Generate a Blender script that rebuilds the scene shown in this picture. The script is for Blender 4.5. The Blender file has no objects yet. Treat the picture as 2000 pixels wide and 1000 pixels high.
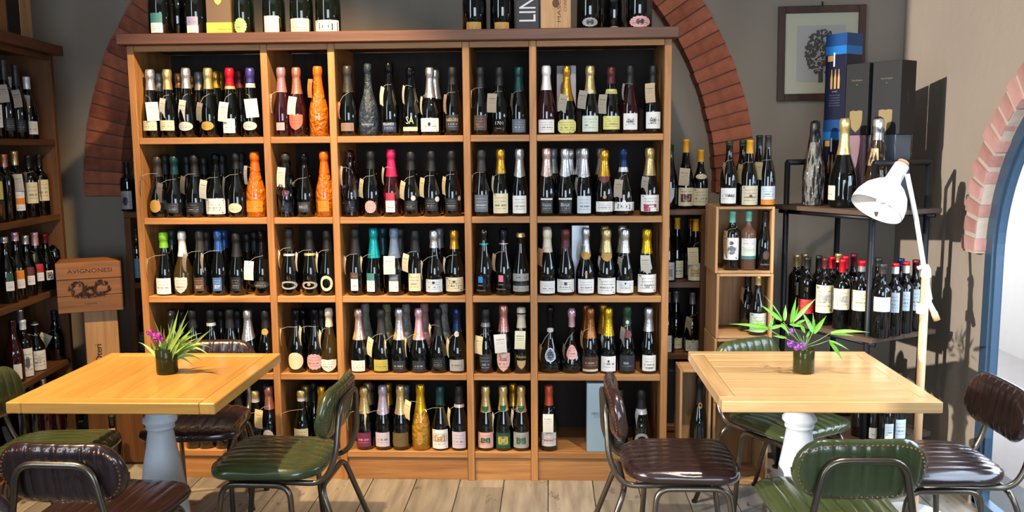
import bpy, bmesh, math, random
from mathutils import Vector, Matrix
random.seed(7)
S = bpy.context.scene
COL = S.collection
PI = math.pi

# ------------------------------------------------------------------ camera
F_PX, PITCH, YAW, ROLL = 1695.96, -0.1227, -0.0437, -0.008
CAM = Vector((0, -3.9712, 1.5732))
_F = Vector((math.sin(YAW)*math.cos(PITCH), math.cos(YAW)*math.cos(PITCH), math.sin(PITCH)))
_R = _F.cross(Vector((0, 0, 1))).normalized(); _U = _R.cross(_F)
_c, _s = math.cos(ROLL), math.sin(ROLL)
CR, CU = _c*_R+_s*_U, -_s*_R+_c*_U
cd = bpy.data.cameras.new('camera'); cam = bpy.data.objects.new('camera', cd); COL.objects.link(cam)
cam.matrix_world = Matrix(((CR.x, CU.x, -_F.x, CAM.x), (CR.y, CU.y, -_F.y, CAM.y), (CR.z, CU.z, -_F.z, CAM.z), (0, 0, 0, 1)))
cd.sensor_width = 36; cd.lens = F_PX/2000*36; cd.clip_start = .05
S.camera = cam

# ------------------------------------------------------------------ world, sun, lights, exposure
S.view_settings.view_transform = 'Standard'; S.view_settings.look = 'None'
S.view_settings.gamma = 1; S.view_settings.use_curve_mapping = False
S.view_settings.exposure = 0.2
S.cycles.use_denoising = True
S.cycles.max_bounces = 6; S.cycles.diffuse_bounces = 3; S.cycles.glossy_bounces = 3
S.cycles.transmission_bounces = 5; S.cycles.transparent_max_bounces = 10
S.cycles.caustics_reflective = False; S.cycles.caustics_refractive = False
S.cycles.sample_clamp_indirect = 4
W = bpy.data.worlds.new('world'); S.world = W; W.use_nodes = True
bg = W.node_tree.nodes['Background']; bg.inputs[0].default_value = (.66, .82, 1.0, 1); bg.inputs[1].default_value = 9.0

def light(name, kind, loc, target, power, color, **k):
    d = bpy.data.lights.new(name, kind); o = bpy.data.objects.new(name, d); COL.objects.link(o)
    o.location = loc
    o.rotation_euler = (Vector(target)-Vector(loc)).to_track_quat('-Z', 'Y').to_euler()
    d.energy = power; d.color = color
    for a, b in k.items(): setattr(d, a, b)
    return o
SUN = Vector((.60, .50, -.16)).normalized()
light('sun', 'SUN', (-6, -8, 5), Vector((-6, -8, 5))+SUN, 5.0, (1, .90, .80), angle=.012)
def portal(name, loc, target, sx, sy):
    o = light(name, 'AREA', loc, target, 1, (1, 1, 1), shape='RECTANGLE', size=sx, size_y=sy); o.data.cycles.is_portal = True
portal('door_portal', (1.98, -1.02, 1.0), (0, -1.02, 1.0), 1.62, 2.0)
portal('window_portal', (-2.98, -3.95, 2.45), (0, -3.95, 2.45), 1.3, 3.1)
portal('rear_portal', (.6, -6.68, 1.5), (.6, 0, 1.5), 2.4, 2.0)
WARM = (1, .70, .37)
# ceiling spots: warm ones over the left, neutral ones over the right
light('spot_light_warm', 'SPOT', (-2.15, -1.5, 3.0), (-1.5, -.85, .7), 520, WARM, spot_size=.95, spot_blend=.5, shadow_soft_size=.03)
light('pendant_light', 'SPOT', (-.95, -1.0, 2.95), (-1.25, .1, 1.6), 330, WARM, spot_size=1.25, spot_blend=.8, shadow_soft_size=.03)
light('spot_light_neutral', 'SPOT', (.86, -1.35, 3.1), (.8, -.85, .7), 230, (1, .86, .68), spot_size=.95, spot_blend=.6, shadow_soft_size=.03)
light('spot_light_far', 'SPOT', (.2, -1.6, 3.1), (.3, .1, 1.2), 85, (1, .86, .68), spot_size=1.3, spot_blend=.8, shadow_soft_size=.03)

# ------------------------------------------------------------------ pixel helpers (a pixel of the photo and one world coordinate give a point)
def ray(px, py): return _F + CR*((px-1000)/F_PX) - CU*((py-500)/F_PX)
def atY(px, py, Y):
    d = ray(px, py); return CAM + d*((Y-CAM.y)/d.y)
def atZ(px, py, Z):
    d = ray(px, py); return CAM + d*((Z-CAM.z)/d.z)
def atX(px, py, X):
    d = ray(px, py); return CAM + d*((X-CAM.x)/d.x)
def lin(h):
    h = h.lstrip('#'); v = [int(h[i:i+2], 16)/255 for i in (0, 2, 4)]
    return tuple(x/12.92 if x <= .04045 else ((x+.055)/1.055)**2.4 for x in v)

# ------------------------------------------------------------------ materials
MC = {}
def pm(key, color, rough=.5, metal=0, **k):
    """principled material, cached; keyword extras: coat, trans, ior, emit, bump=(scale,strength), var"""
    if key in MC: return MC[key]
    m = bpy.data.materials.new(key); m.use_nodes = True; nt = m.node_tree; b = nt.nodes['Principled BSDF']
    if isinstance(color, str): color = lin(color)
    b.inputs['Base Color'].default_value = (*color, 1); b.inputs['Roughness'].default_value = rough; b.inputs['Metallic'].default_value = metal
    if 'coat' in k: b.inputs['Coat Weight'].default_value = k['coat']; b.inputs['Coat Roughness'].default_value = .05
    if 'trans' in k: b.inputs['Transmission Weight'].default_value = k['trans']
    if 'ior' in k: b.inputs['IOR'].default_value = k['ior']
    if 'sss' in k:
        b.inputs['Subsurface Weight'].default_value = k['sss']; b.inputs['Subsurface Radius'].default_value = (.02, .01, .005)
    tc = nt.nodes.new('ShaderNodeTexCoord')
    if 'var' in k:
        n = nt.nodes.new('ShaderNodeTexNoise'); n.inputs['Scale'].default_value = k.get('vscale', 8); n.inputs['Detail'].default_value = 6
        nt.links.new(tc.outputs['Object'], n.inputs['Vector'])
        mx = nt.nodes.new('ShaderNodeMix'); mx.data_type = 'RGBA'
        nt.links.new(n.outputs['Fac'], mx.inputs['Factor'])
        a = [c*(1-k['var']) for c in color]; c2 = [min(1, c*(1+k['var'])) for c in color]
        mx.inputs['A'].default_value = (*a, 1); mx.inputs['B'].default_value = (*c2, 1)
        nt.links.new(mx.outputs['Result'], b.inputs['Base Color'])
    if 'bump' in k:
        n = nt.nodes.new('ShaderNodeTexNoise'); n.inputs['Scale'].default_value = k['bump'][0]; n.inputs['Detail'].default_value = 4
        nt.links.new(tc.outputs['Object'], n.inputs['Vector'])
        bp = nt.nodes.new('ShaderNodeBump'); bp.inputs['Strength'].default_value = k['bump'][1]; bp.inputs['Distance'].default_value = k.get('bd', .01)
        nt.links.new(n.outputs['Fac'], bp.inputs['Height']); nt.links.new(bp.outputs['Normal'], b.inputs['Normal'])
    MC[key] = m; return m

def wood(key, c1, c2, axis, rough=.45, scale=1.0, coat=0, streak=.5):
    """grain stretched along axis 0/1/2, each board offset by its random number"""
    if key in MC: return MC[key]
    m = bpy.data.materials.new(key); m.use_nodes = True; nt = m.node_tree; b = nt.nodes['Principled BSDF']
    c1, c2 = lin(c1), lin(c2)
    tc = nt.nodes.new('ShaderNodeTexCoord'); oi = nt.nodes.new('ShaderNodeObjectInfo')
    mul = nt.nodes.new('ShaderNodeMath'); mul.operation = 'MULTIPLY'; mul.inputs[1].default_value = 37.0
    nt.links.new(oi.outputs['Random'], mul.inputs[0])
    add = nt.nodes.new('ShaderNodeVectorMath'); add.operation = 'ADD'
    nt.links.new(tc.outputs['Object'], add.inputs[0]); nt.links.new(mul.outputs[0], add.inputs[1])
    mp = nt.nodes.new('ShaderNodeMapping'); sc = [22*scale]*3; sc[axis] = 1.4*scale; mp.inputs['Scale'].default_value = sc
    nt.links.new(add.outputs[0], mp.inputs['Vector'])
    n = nt.nodes.new('ShaderNodeTexNoise'); n.inputs['Scale'].default_value = 1.0; n.inputs['Detail'].default_value = 6; n.inputs['Distortion'].default_value = 1.2
    nt.links.new(mp.outputs[0], n.inputs['Vector'])
    mp2 = nt.nodes.new('ShaderNodeMapping'); sc = [150*scale]*3; sc[axis] = 5*scale; mp2.inputs['Scale'].default_value = sc
    nt.links.new(add.outputs[0], mp2.inputs['Vector'])
    n2 = nt.nodes.new('ShaderNodeTexNoise'); n2.inputs['Scale'].default_value = 1.0; n2.inputs['Detail'].default_value = 3
    nt.links.new(mp2.outputs[0], n2.inputs['Vector'])
    mx = nt.nodes.new('ShaderNodeMix'); mx.data_type = 'FLOAT'; mx.inputs[0].default_value = .35
    nt.links.new(n.outputs['Fac'], mx.inputs[2]); nt.links.new(n2.outputs['Fac'], mx.inputs[3])
    rp = nt.nodes.new('ShaderNodeValToRGB'); rp.color_ramp.elements[0].position = .33; rp.color_ramp.elements[1].position = .66
    rp.color_ramp.elements[0].color = (*c2, 1); rp.color_ramp.elements[1].color = (*c1, 1)
    nt.links.new(mx.outputs[0], rp.inputs[0])
    hv = nt.nodes.new('ShaderNodeHueSaturation')
    mr = nt.nodes.new('ShaderNodeMapRange'); mr.inputs[3].default_value = .86; mr.inputs[4].default_value = 1.12
    nt.links.new(oi.outputs['Random'], mr.inputs[0]); nt.links.new(mr.outputs[0], hv.inputs['Value'])
    nt.links.new(rp.outputs[0], hv.inputs['Color']); nt.links.new(hv.outputs[0], b.inputs['Base Color'])
    bp = nt.nodes.new('ShaderNodeBump'); bp.inputs['Strength'].default_value = .15; bp.inputs['Distance'].default_value = .002
    nt.links.new(mx.outputs[0], bp.inputs['Height']); nt.links.new(bp.outputs['Normal'], b.inputs['Normal'])
    b.inputs['Roughness'].default_value = rough
    if coat: b.inputs['Coat Weight'].default_value = coat; b.inputs['Coat Roughness'].default_value = .12
    MC[key] = m; return m
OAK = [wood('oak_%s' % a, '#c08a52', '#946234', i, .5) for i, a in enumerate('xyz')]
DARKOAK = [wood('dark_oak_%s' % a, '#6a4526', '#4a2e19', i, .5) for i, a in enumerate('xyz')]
TOPWOOD = wood('brown_beam_wood', '#6e4630', '#4c2f22', 0, .5)
BACKWOOD = wood('cabinet_back_wood', '#281c13', '#18110c', 2, .8)
TABLE = [wood('table_oak_%s' % a, '#d8a252', '#c08a42', i, .28, coat=.35) for i, a in enumerate('xyz')]
TABLE2 = [wood('table_pale_oak_%s' % a, '#d2ab78', '#b68c5a', i, .30, coat=.35) for i, a in enumerate('xyz')]
CRATE = [wood('crate_wood_%s' % a, '#c49a6c', '#9f7348', i, .6) for i, a in enumerate('xyz')]
BROWNCRATE = [wood('brown_crate_wood_%s' % a, '#a06a3c', '#7c4f2b', i, .6) for i, a in enumerate('xyz')]
POLE = wood('lamp_pole_wood', '#d8b086', '#c09468', 2, .45)

def plaster():
    m = pm('grey_taupe_plaster', '#8c8174', .9, var=.12, vscale=2.0, bump=(18, .25), bd=.01); return m
PLASTER = plaster()
BRICK = None
def brick_mat(key, a, b_):
    m = bpy.data.materials.new(key); m.use_nodes = True; nt = m.node_tree; b = nt.nodes['Principled BSDF']
    tc = nt.nodes.new('ShaderNodeTexCoord'); oi = nt.nodes.new('ShaderNodeObjectInfo')
    n = nt.nodes.new('ShaderNodeTexNoise'); n.inputs['Scale'].default_value = 14; n.inputs['Detail'].default_value = 8
    nt.links.new(tc.outputs['Object'], n.inputs['Vector'])
    ad = nt.nodes.new('ShaderNodeMath'); ad.operation = 'MULTIPLY_ADD'; ad.inputs[1].default_value = .45
    nt.links.new(oi.outputs['Random'], ad.inputs[0]); nt.links.new(n.outputs['Fac'], ad.inputs[2])
    rp = nt.nodes.new('ShaderNodeValToRGB'); rp.color_ramp.elements[0].position = .35; rp.color_ramp.elements[1].position = 1.0
    rp.color_ramp.elements[0].color = (*lin(b_), 1); rp.color_ramp.elements[1].color = (*lin(a), 1)
    nt.links.new(ad.outputs[0], rp.inputs[0]); nt.links.new(rp.outputs[0], b.inputs['Base Color']); b.inputs['Roughness'].default_value = .9
    bp = nt.nodes.new('ShaderNodeBump'); bp.inputs['Strength'].default_value = .6; bp.inputs['Distance'].default_value = .008
    nt.links.new(n.outputs['Fac'], bp.inputs['Height']); nt.links.new(bp.outputs['Normal'], b.inputs['Normal'])
    return m
BRICK = brick_mat('arch_brick', '#b0674a', '#7c3f2c')
BRICK2 = brick_mat('pale_arch_brick', '#a88078', '#8a625a')
BRICK3 = brick_mat('outside_brick', '#7c4838', '#66382c')
MORTAR = pm('lime_mortar', '#a3978b', .95, bump=(40, .3))
DKMORTAR = pm('brown_mortar', '#6b4638', .95, bump=(40, .3))

def plank_mat():
    m = bpy.data.materials.new('worn_plank_tile'); m.use_nodes = True; nt = m.node_tree; b = nt.nodes['Principled BSDF']
    tc = nt.nodes.new('ShaderNodeTexCoord'); oi = nt.nodes.new('ShaderNodeObjectInfo')
    mul = nt.nodes.new('ShaderNodeMath'); mul.operation = 'MULTIPLY'; mul.inputs[1].default_value = 61.0
    nt.links.new(oi.outputs['Random'], mul.inputs[0])
    add = nt.nodes.new('ShaderNodeVectorMath'); add.operation = 'ADD'
    nt.links.new(tc.outputs['Object'], add.inputs[0]); nt.links.new(mul.outputs[0], add.inputs[1])
    mp = nt.nodes.new('ShaderNodeMapping'); mp.inputs['Scale'].default_value = (30, 3, 1); nt.links.new(add.outputs[0], mp.inputs[0])
    n = nt.nodes.new('ShaderNodeTexNoise'); n.inputs['Scale'].default_value = 1; n.inputs['Detail'].default_value = 6; nt.links.new(mp.outputs[0], n.inputs[0])
    rp = nt.nodes.new('ShaderNodeValToRGB'); rp.color_ramp.elements[0].position = .3; rp.color_ramp.elements[1].position = .7
    rp.color_ramp.elements[0].color = (*lin('#777067'), 1); rp.color_ramp.elements[1].color = (*lin('#9c9488'), 1); nt.links.new(n.outputs['Fac'], rp.inputs[0])
    mp2 = nt.nodes.new('ShaderNodeMapping'); mp2.inputs['Scale'].default_value = (11, 4.5, 1); nt.links.new(add.outputs[0], mp2.inputs[0])
    n2 = nt.nodes.new('ShaderNodeTexNoise'); n2.inputs['Scale'].default_value = 1; n2.inputs['Detail'].default_value = 8; n2.inputs['Roughness'].default_value = .7; nt.links.new(mp2.outputs[0], n2.inputs[0])
    r2 = nt.nodes.new('ShaderNodeValToRGB'); r2.color_ramp.elements[0].position = .60; r2.color_ramp.elements[1].position = .68; nt.links.new(n2.outputs['Fac'], r2.inputs[0])
    mx = nt.nodes.new('ShaderNodeMix'); mx.data_type = 'RGBA'; nt.links.new(r2.outputs[0], mx.inputs['Factor'])
    nt.links.new(rp.outputs[0], mx.inputs['A']); mx.inputs['B'].default_value = (*lin('#45423f'), 1)
    hv = nt.nodes.new('ShaderNodeHueSaturation'); mr = nt.nodes.new('ShaderNodeMapRange'); mr.inputs[3].default_value = .78; mr.inputs[4].default_value = 1.12
    nt.links.new(oi.outputs['Random'], mr.inputs[0]); nt.links.new(mr.outputs[0], hv.inputs['Value']); nt.links.new(mx.outputs['Result'], hv.inputs['Color'])
    nt.links.new(hv.outputs[0], b.inputs['Base Color']); b.inputs['Roughness'].default_value = .45
    return m
PLANK = plank_mat()

def label_mat(col, ink='#555555', style='t'):
    """printed paper: rows of small broken marks across the UVs"""
    key = 'label_%s_%s_%s' % (col, ink, style)
    if key in MC: return MC[key]
    m = bpy.data.materials.new(key); m.use_nodes = True; nt = m.node_tree; b = nt.nodes['Principled BSDF']
    base = lin(col); b.inputs['Roughness'].default_value = .45
    uv = nt.nodes.new('ShaderNodeUVMap'); sp = nt.nodes.new('ShaderNodeSeparateXYZ'); nt.links.new(uv.outputs[0], sp.inputs[0])
    def math_(op, a, b2=None):
        n = nt.nodes.new('ShaderNodeMath'); n.operation = op
        for i, v in enumerate((a, b2)):
            if v is None: continue
            if isinstance(v, (int, float)): n.inputs[i].default_value = v
            else: nt.links.new(v, n.inputs[i])
        return n.outputs[0]
    oi = nt.nodes.new('ShaderNodeObjectInfo')
    # two or three text bands
    bands = {'t': ((.40, .045), (.60, .02), (.24, .02), (.78, .015)), 'b': ((.50, .07), (.30, .02)), 'g': ((.72, .03), (.60, .012), (.50, .012))}[style]
    tot = None
    for c, w in bands:
        v = math_('LESS_THAN', math_('ABSOLUTE', math_('SUBTRACT', sp.outputs[1], c)), w)
        cm = nt.nodes.new('ShaderNodeCombineXYZ'); nt.links.new(math_('MULTIPLY', sp.outputs[0], .9/w*.55 if w > .03 else 28), cm.inputs[0])
        nt.links.new(math_('ADD', math_('MULTIPLY', oi.outputs['Random'], 50), c*10), cm.inputs[1])
        n = nt.nodes.new('ShaderNodeTexNoise'); n.inputs['Scale'].default_value = 1.0; n.inputs['Detail'].default_value = 2; nt.links.new(cm.outputs[0], n.inputs[0])
        g = math_('GREATER_THAN', n.outputs['Fac'], .47)
        ed = math_('LESS_THAN', math_('ABSOLUTE', math_('SUBTRACT', sp.outputs[0], .5)), .36)
        v = math_('MULTIPLY', math_('MULTIPLY', v, g), ed)
        tot = v if tot is None else math_('MAXIMUM', tot, v)
    mx = nt.nodes.new('ShaderNodeMix'); mx.data_type = 'RGBA'
    nt.links.new(math_('MULTIPLY', tot, .75), mx.inputs['Factor']); mx.inputs['A'].default_value = (*base, 1); mx.inputs['B'].default_value = (*lin(ink), 1)
    nt.links.new(mx.outputs['Result'], b.inputs['Base Color'])
    MC[key] = m; return m

def cellophane_mat(key, col, fac):
    m = bpy.data.materials.new(key); m.use_nodes = True; nt = m.node_tree; nt.nodes.clear()
    o = nt.nodes.new('ShaderNodeOutputMaterial'); t = nt.nodes.new('ShaderNodeBsdfTransparent'); t.inputs[0].default_value = (*col, 1)
    g = nt.nodes.new('ShaderNodeBsdfGlossy'); g.inputs['Roughness'].default_value = .08; mx = nt.nodes.new('ShaderNodeMixShader')
    fr = nt.nodes.new('ShaderNodeFresnel'); fr.inputs[0].default_value = fac
    tc = nt.nodes.new('ShaderNodeTexCoord'); n = nt.nodes.new('ShaderNodeTexVoronoi'); n.inputs['Scale'].default_value = 45
    mp = nt.nodes.new('ShaderNodeMapping'); mp.inputs['Scale'].default_value = (1, 1, .3); nt.links.new(tc.outputs['Object'], mp.inputs[0]); nt.links.new(mp.outputs[0], n.inputs['Vector'])
    bp = nt.nodes.new('ShaderNodeBump'); bp.inputs['Strength'].default_value = 1; bp.inputs['Distance'].default_value = .02
    nt.links.new(n.outputs['Distance'], bp.inputs['Height']); nt.links.new(bp.outputs[0], g.inputs['Normal']); nt.links.new(bp.outputs[0], fr.inputs['Normal'])
    nt.links.new(fr.outputs[0], mx.inputs[0]); nt.links.new(t.outputs[0], mx.inputs[1]); nt.links.new(g.outputs[0], mx.inputs[2]); nt.links.new(mx.outputs[0], o.inputs[0])
    return m
CELLO = cellophane_mat('clear_cellophane', (.93, .93, .93), 1.45)
PANE = cellophane_mat('window_pane_glass', (.97, .98, 1), 1.3)
for n in list(PANE.node_tree.nodes):
    if n.type == 'BUMP': PANE.node_tree.nodes.remove(n)

# ------------------------------------------------------------------ object helpers
def obj(name, me, parent=None, mat=None, smooth=False, loc=None):
    o = bpy.data.objects.new(name, me); COL.objects.link(o)
    if mat is not None and not me.materials: me.materials.append(mat)
    if smooth and me.polygons: me.polygons.foreach_set('use_smooth', [True]*len(me.polygons))
    if parent: o.parent = parent
    if loc is not None: o.location = loc
    return o
def mesh(v, f, name='mesh'):
    me = bpy.data.meshes.new(name); me.from_pydata([tuple(x) for x in v], [], f); me.update(); return me
def tag(o, label, cat, group=None, kind=None):
    o['label'] = label; o['category'] = cat
    if group: o['group'] = group
    if kind: o['kind'] = kind
    return o
def empty(name, loc, rz=0):
    o = bpy.data.objects.new(name, None); o.empty_display_size = .1; COL.objects.link(o); o.location = loc; o.rotation_euler = (0, 0, rz); return o
def struct(o): o['kind'] = 'structure'; return o
BOXF = [(0, 1, 2, 3), (7, 6, 5, 4), (0, 4, 5, 1), (1, 5, 6, 2), (2, 6, 7, 3), (3, 7, 4, 0)]
def box_me(sx, sy, sz, bev=.002):
    x, y, z = sx/2, sy/2, sz/2
    me = mesh([(-x, -y, -z), (-x, y, -z), (x, y, -z), (x, -y, -z), (-x, -y, z), (-x, y, z), (x, y, z), (x, -y, z)], BOXF)
    if bev:
        bm = bmesh.new(); bm.from_mesh(me); bmesh.ops.bevel(bm, geom=bm.edges[:], offset=min(bev, sx*.3, sy*.3, sz*.3), segments=1, affect='EDGES'); bm.to_mesh(me); bm.free()
    return me
def box(name, a, b, mat, parent=None, bev=.002):
    """axis box between corners a and b (in parent space)"""
    c = [(a[i]+b[i])/2 for i in range(3)]; s = [abs(b[i]-a[i]) for i in range(3)]
    return obj(name, box_me(*s, bev), parent, mat, loc=c)
def fillet(pts, r, n=5):
    out = [Vector(pts[0])]
    for i in range(1, len(pts)-1):
        p, a, b = Vector(pts[i]), Vector(pts[i-1]), Vector(pts[i+1])
        u, w = (a-p), (b-p); ri = min(r, u.length*.48, w.length*.48); u.normalize(); w.normalize()
        s, e = p+u*ri, p+w*ri
        for k in range(n+1):
            t = k/n; out.append((1-t)**2*s+2*t*(1-t)*p+t*t*e)
    out.append(Vector(pts[-1])); return out
def tube_me(pts, r, n=10, cap=True):
    pts = [Vector(p) for p in pts]; V = []; Fc = []
    rr = r if isinstance(r, (list, tuple)) else [r]*len(pts)
    T = [(pts[min(i+1, len(pts)-1)]-pts[max(i-1, 0)]).normalized() for i in range(len(pts))]
    up = Vector((0, 0, 1)) if abs(T[0].z) < .9 else Vector((1, 0, 0))
    nrm = (up-T[0]*up.dot(T[0])).normalized()
    for i, p in enumerate(pts):
        nrm = (nrm-T[i]*nrm.dot(T[i])).normalized(); bn = T[i].cross(nrm)
        for k in range(n):
            a = 2*PI*k/n; V.append(p+(nrm*math.cos(a)+bn*math.sin(a))*rr[i])
    for i in range(len(pts)-1):
        for k in range(n):
            a, b = i*n+k, i*n+(k+1) % n; Fc.append((a, b, b+n, a+n))
    if cap: Fc.append(tuple(range(n-1, -1, -1))); Fc.append(tuple(range((len(pts)-1)*n, len(pts)*n)))
    return mesh(V, Fc)
def tube(name, pts, r, mat, parent=None, fr=0, n=10):
    return obj(name, tube_me(fillet(pts, fr) if fr else pts, r, n), parent, mat, smooth=True)
def lathe_me(prof, n=24):
    V, Fc = [], []
    for z, r in prof:
        for k in range(n):
            a = 2*PI*k/n; V.append((max(r, 1e-4)*math.cos(a), max(r, 1e-4)*math.sin(a), z))
    for i in range(len(prof)-1):
        for k in range(n):
            a, b = i*n+k, i*n+(k+1) % n; Fc.append((a, b, b+n, a+n))
    return mesh(V, Fc)
TXT = {}
def text_mesh(s, size=1.0):
    if s not in TXT:
        c = bpy.data.curves.new('lettering', 'FONT'); c.body = s; c.size = 1; c.align_x = 'CENTER'; c.align_y = 'CENTER'; c.resolution_u = 2
        o = bpy.data.objects.new('lettering_source', c); COL.objects.link(o)
        bpy.context.view_layer.update()
        dg = bpy.context.evaluated_depsgraph_get(); me = bpy.data.meshes.new_from_object(o.evaluated_get(dg))
        vs = [v.co.copy() for v in me.vertices]; fs = [tuple(p.vertices) for p in me.polygons]
        bpy.data.objects.remove(o); bpy.data.curves.remove(c)
        x0, x1 = min(v.x for v in vs), max(v.x for v in vs); y0, y1 = min(v.y for v in vs), max(v.y for v in vs)
        vs = [((v.x-(x0+x1)/2)/(x1-x0), (v.y-(y0+y1)/2)/(y1-y0)) for v in vs]
        TXT[s] = (vs, fs)
    return TXT[s]
def flat_text(s, w, h, origin, ux, uy, mat, parent=None, name='lettering'):
    vs, fs = text_mesh(s); o_, ux, uy = Vector(origin), Vector(ux), Vector(uy)
    return obj(name, mesh([o_+ux*(x*w)+uy*(y*h) for x, y in vs], fs), parent, mat)

# ------------------------------------------------------------------ the room
YW, XR, XL, YB, ZC = .75, 1.85, -2.95, -6.6, 4.2
def arch_wall(name, place, u0, u1, cu, cz, R, base_open, mat, thick):
    """wall with a round-headed opening. place(u, z, depth) -> point; base_open: opening reaches down to this z below the spring line"""
    V, Fc = [], []
    cols = [u0]+[cu-R*math.cos(PI*i/40) for i in range(41)]+[u1]
    def top(u):
        d = R*R-(u-cu)**2; return cz+math.sqrt(max(d, 0))
    def quad(a, b, c, d): i = len(V); V.extend([a, b, c, d]); Fc.append((i, i+1, i+2, i+3))
    for i in range(len(cols)-1):
        a, b = cols[i], cols[i+1]
        if i == 0 or i == len(cols)-2:
            for dp in (0, thick): quad(place(a, 0, dp), place(b, 0, dp), place(b, ZC, dp), place(a, ZC, dp))
        else:
            for dp in (0, thick):
                quad(place(a, top(a), dp), place(b, top(b), dp), place(b, ZC, dp), place(a, ZC, dp))
                if base_open > 0: quad(place(a, 0, dp), place(b, 0, dp), place(b, base_open, dp), place(a, base_open, dp))
            quad(place(a, top(a), 0), place(b, top(b), 0), place(b, top(b), thick), place(a, top(a), thick))
    for u in (cu-R, cu+R): quad(place(u, base_open, 0), place(u, cz, 0), place(u, cz, thick), place(u, base_open, thick))
    if base_open > 0: quad(place(cu-R, base_open, 0), place(cu+R, base_open, 0), place(cu+R, base_open, thick), place(cu-R, base_open, thick))
    return struct(obj(name, mesh(V, Fc), None, mat))
AX, AZ, AR, AW = -.735, 1.33, 1.84, .214      # blind arch on the back wall: centre, spring height, outer radius, ring width
NICHE = .12
wb = arch_wall('wall_back', lambda u, z, d: (u, YW+d, z), XL, XR+.3, AX, AZ, AR, 0.0, PLASTER, NICHE)
box('niche_panel', (XL, YW+NICHE, 0), (XR+.3, YW+NICHE+.1, ZC), PLASTER, wb, 0)
# below the spring line the wall is flush: fill
box('apron', (AX-AR, YW, 0), (AX+AR, YW+NICHE-.002, AZ), PLASTER, wb, 0)
def arch_bricks(parent, place, n, R0, R1, d0, d1, cu, cz, mat, a0=0, a1=PI, gap=.007, jit=.004):
    for i in range(n):
        t0 = a0+(a1-a0)*i/n; t1 = a0+(a1-a0)*(i+1)/n; g = gap/2/((R0+R1)/2)
        j = random.uniform(-jit, jit); dj = random.uniform(0, jit*1.5); V = []
        for dp in (d0+dj, d1):
            for (r, t) in ((R0-j, t0+g*R1/R0), (R0-j, t1-g*R1/R0), (R1+j, t1-g), (R1+j, t0+g)):
                V.append(Vector(place(cu-r*math.cos(t), cz+r*math.sin(t), dp)))
        c = sum(V, Vector())/8
        obj('brick', mesh([v-c for v in V], [(0, 1, 2, 3), (7, 6, 5, 4), (0, 4, 5, 1), (1, 5, 6, 2), (2, 6, 7, 3), (3, 7, 4, 0)]), parent, mat, loc=c)
arch_bricks(wb, lambda u, z, d: (u, YW+d, z), 78, AR-AW, AR, -.016, NICHE, AX, AZ, BRICK)
# backing mortar ring
def ring(name, place, R0, R1, d0, d1, cu, cz, mat, parent, legs=None, n=48, a0=0, a1=PI):
    pts = [(cu-r*math.cos(a0+(a1-a0)*i/n), cz+r*math.sin(a0+(a1-a0)*i/n)) for r in (R0, R1) for i in range(n+1)]
    inn, out = pts[:n+1], pts[n+1:]
    if legs is not None:
        inn = [(inn[0][0], legs)]+inn+[(inn[-1][0], legs)]; out = [(out[0][0], legs)]+out+[(out[-1][0], legs)]
    V, Fc = [], []; m = len(inn)
    for dp in (d0, d1):
        V += [place(u, z, dp) for u, z in inn]+[place(u, z, dp) for u, z in out]
    for i in range(m-1):
        for (a, b) in ((0, m), (2*m+m, 2*m)): Fc.append((a+i, a+i+1, b+i+1, b+i))
        Fc.append((i, i+1, 2*m+i+1, 2*m+i)); Fc.append((m+i, m+i+1, 3*m+i+1, 3*m+i))
    for i in (0, m-1): Fc.append((i, m+i, 3*m+i, 2*m+i))
    return obj(name, mesh(V, Fc), parent, mat)
ring('mortar', lambda u, z, d: (u, YW+d, z), AR-AW+.006, AR-.004, -.008, NICHE-.004, AX, AZ, DKMORTAR, wb)
# right wall with the round-headed glass door
DC, DZ, DR = -1.02, 1.116, .80
RP = lambda u, z, d: (XR+d, u, z)
wr = arch_wall('wall_right', RP, YB, YW+.3, DC, DZ, DR, 0.0, PLASTER, .055)
arch_bricks(wr, RP, 34, DR, DR+.11, -.055, .05, DC, DZ, BRICK2, gap=.02, jit=.006)
ring('mortar', RP, DR+.002, DR+.108, -.042, .03, DC, DZ, MORTAR, wr)
BLUE = pm('blue_grey_metal_paint', '#33495e', .35, .2)
dr = struct(empty('door_1', (0, 0, 0)))
ring('door_frame', RP, DR-.058, DR-.002, .0, .052, DC, DZ, BLUE, dr, legs=0.02)
ring('glazing_bead', RP, DR-.072, DR-.059, .012, .04, DC, DZ, BLUE, dr, legs=0.02)
box('sill_plate', (XR+.0, DC-DR+.01, .006), (XR+.05, DC+DR-.01, .05), BLUE, dr)
V = [RP(DC-(DR-.065)*math.cos(PI*i/32), DZ+(DR-.065)*math.sin(PI*i/32), .026) for i in range(33)]+[RP(DC+DR-.065, .05, .026), RP(DC-DR+.065, .05, .026)]
obj('glass_pane', mesh(V, [tuple(range(len(V)))]), dr, PANE)
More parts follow.
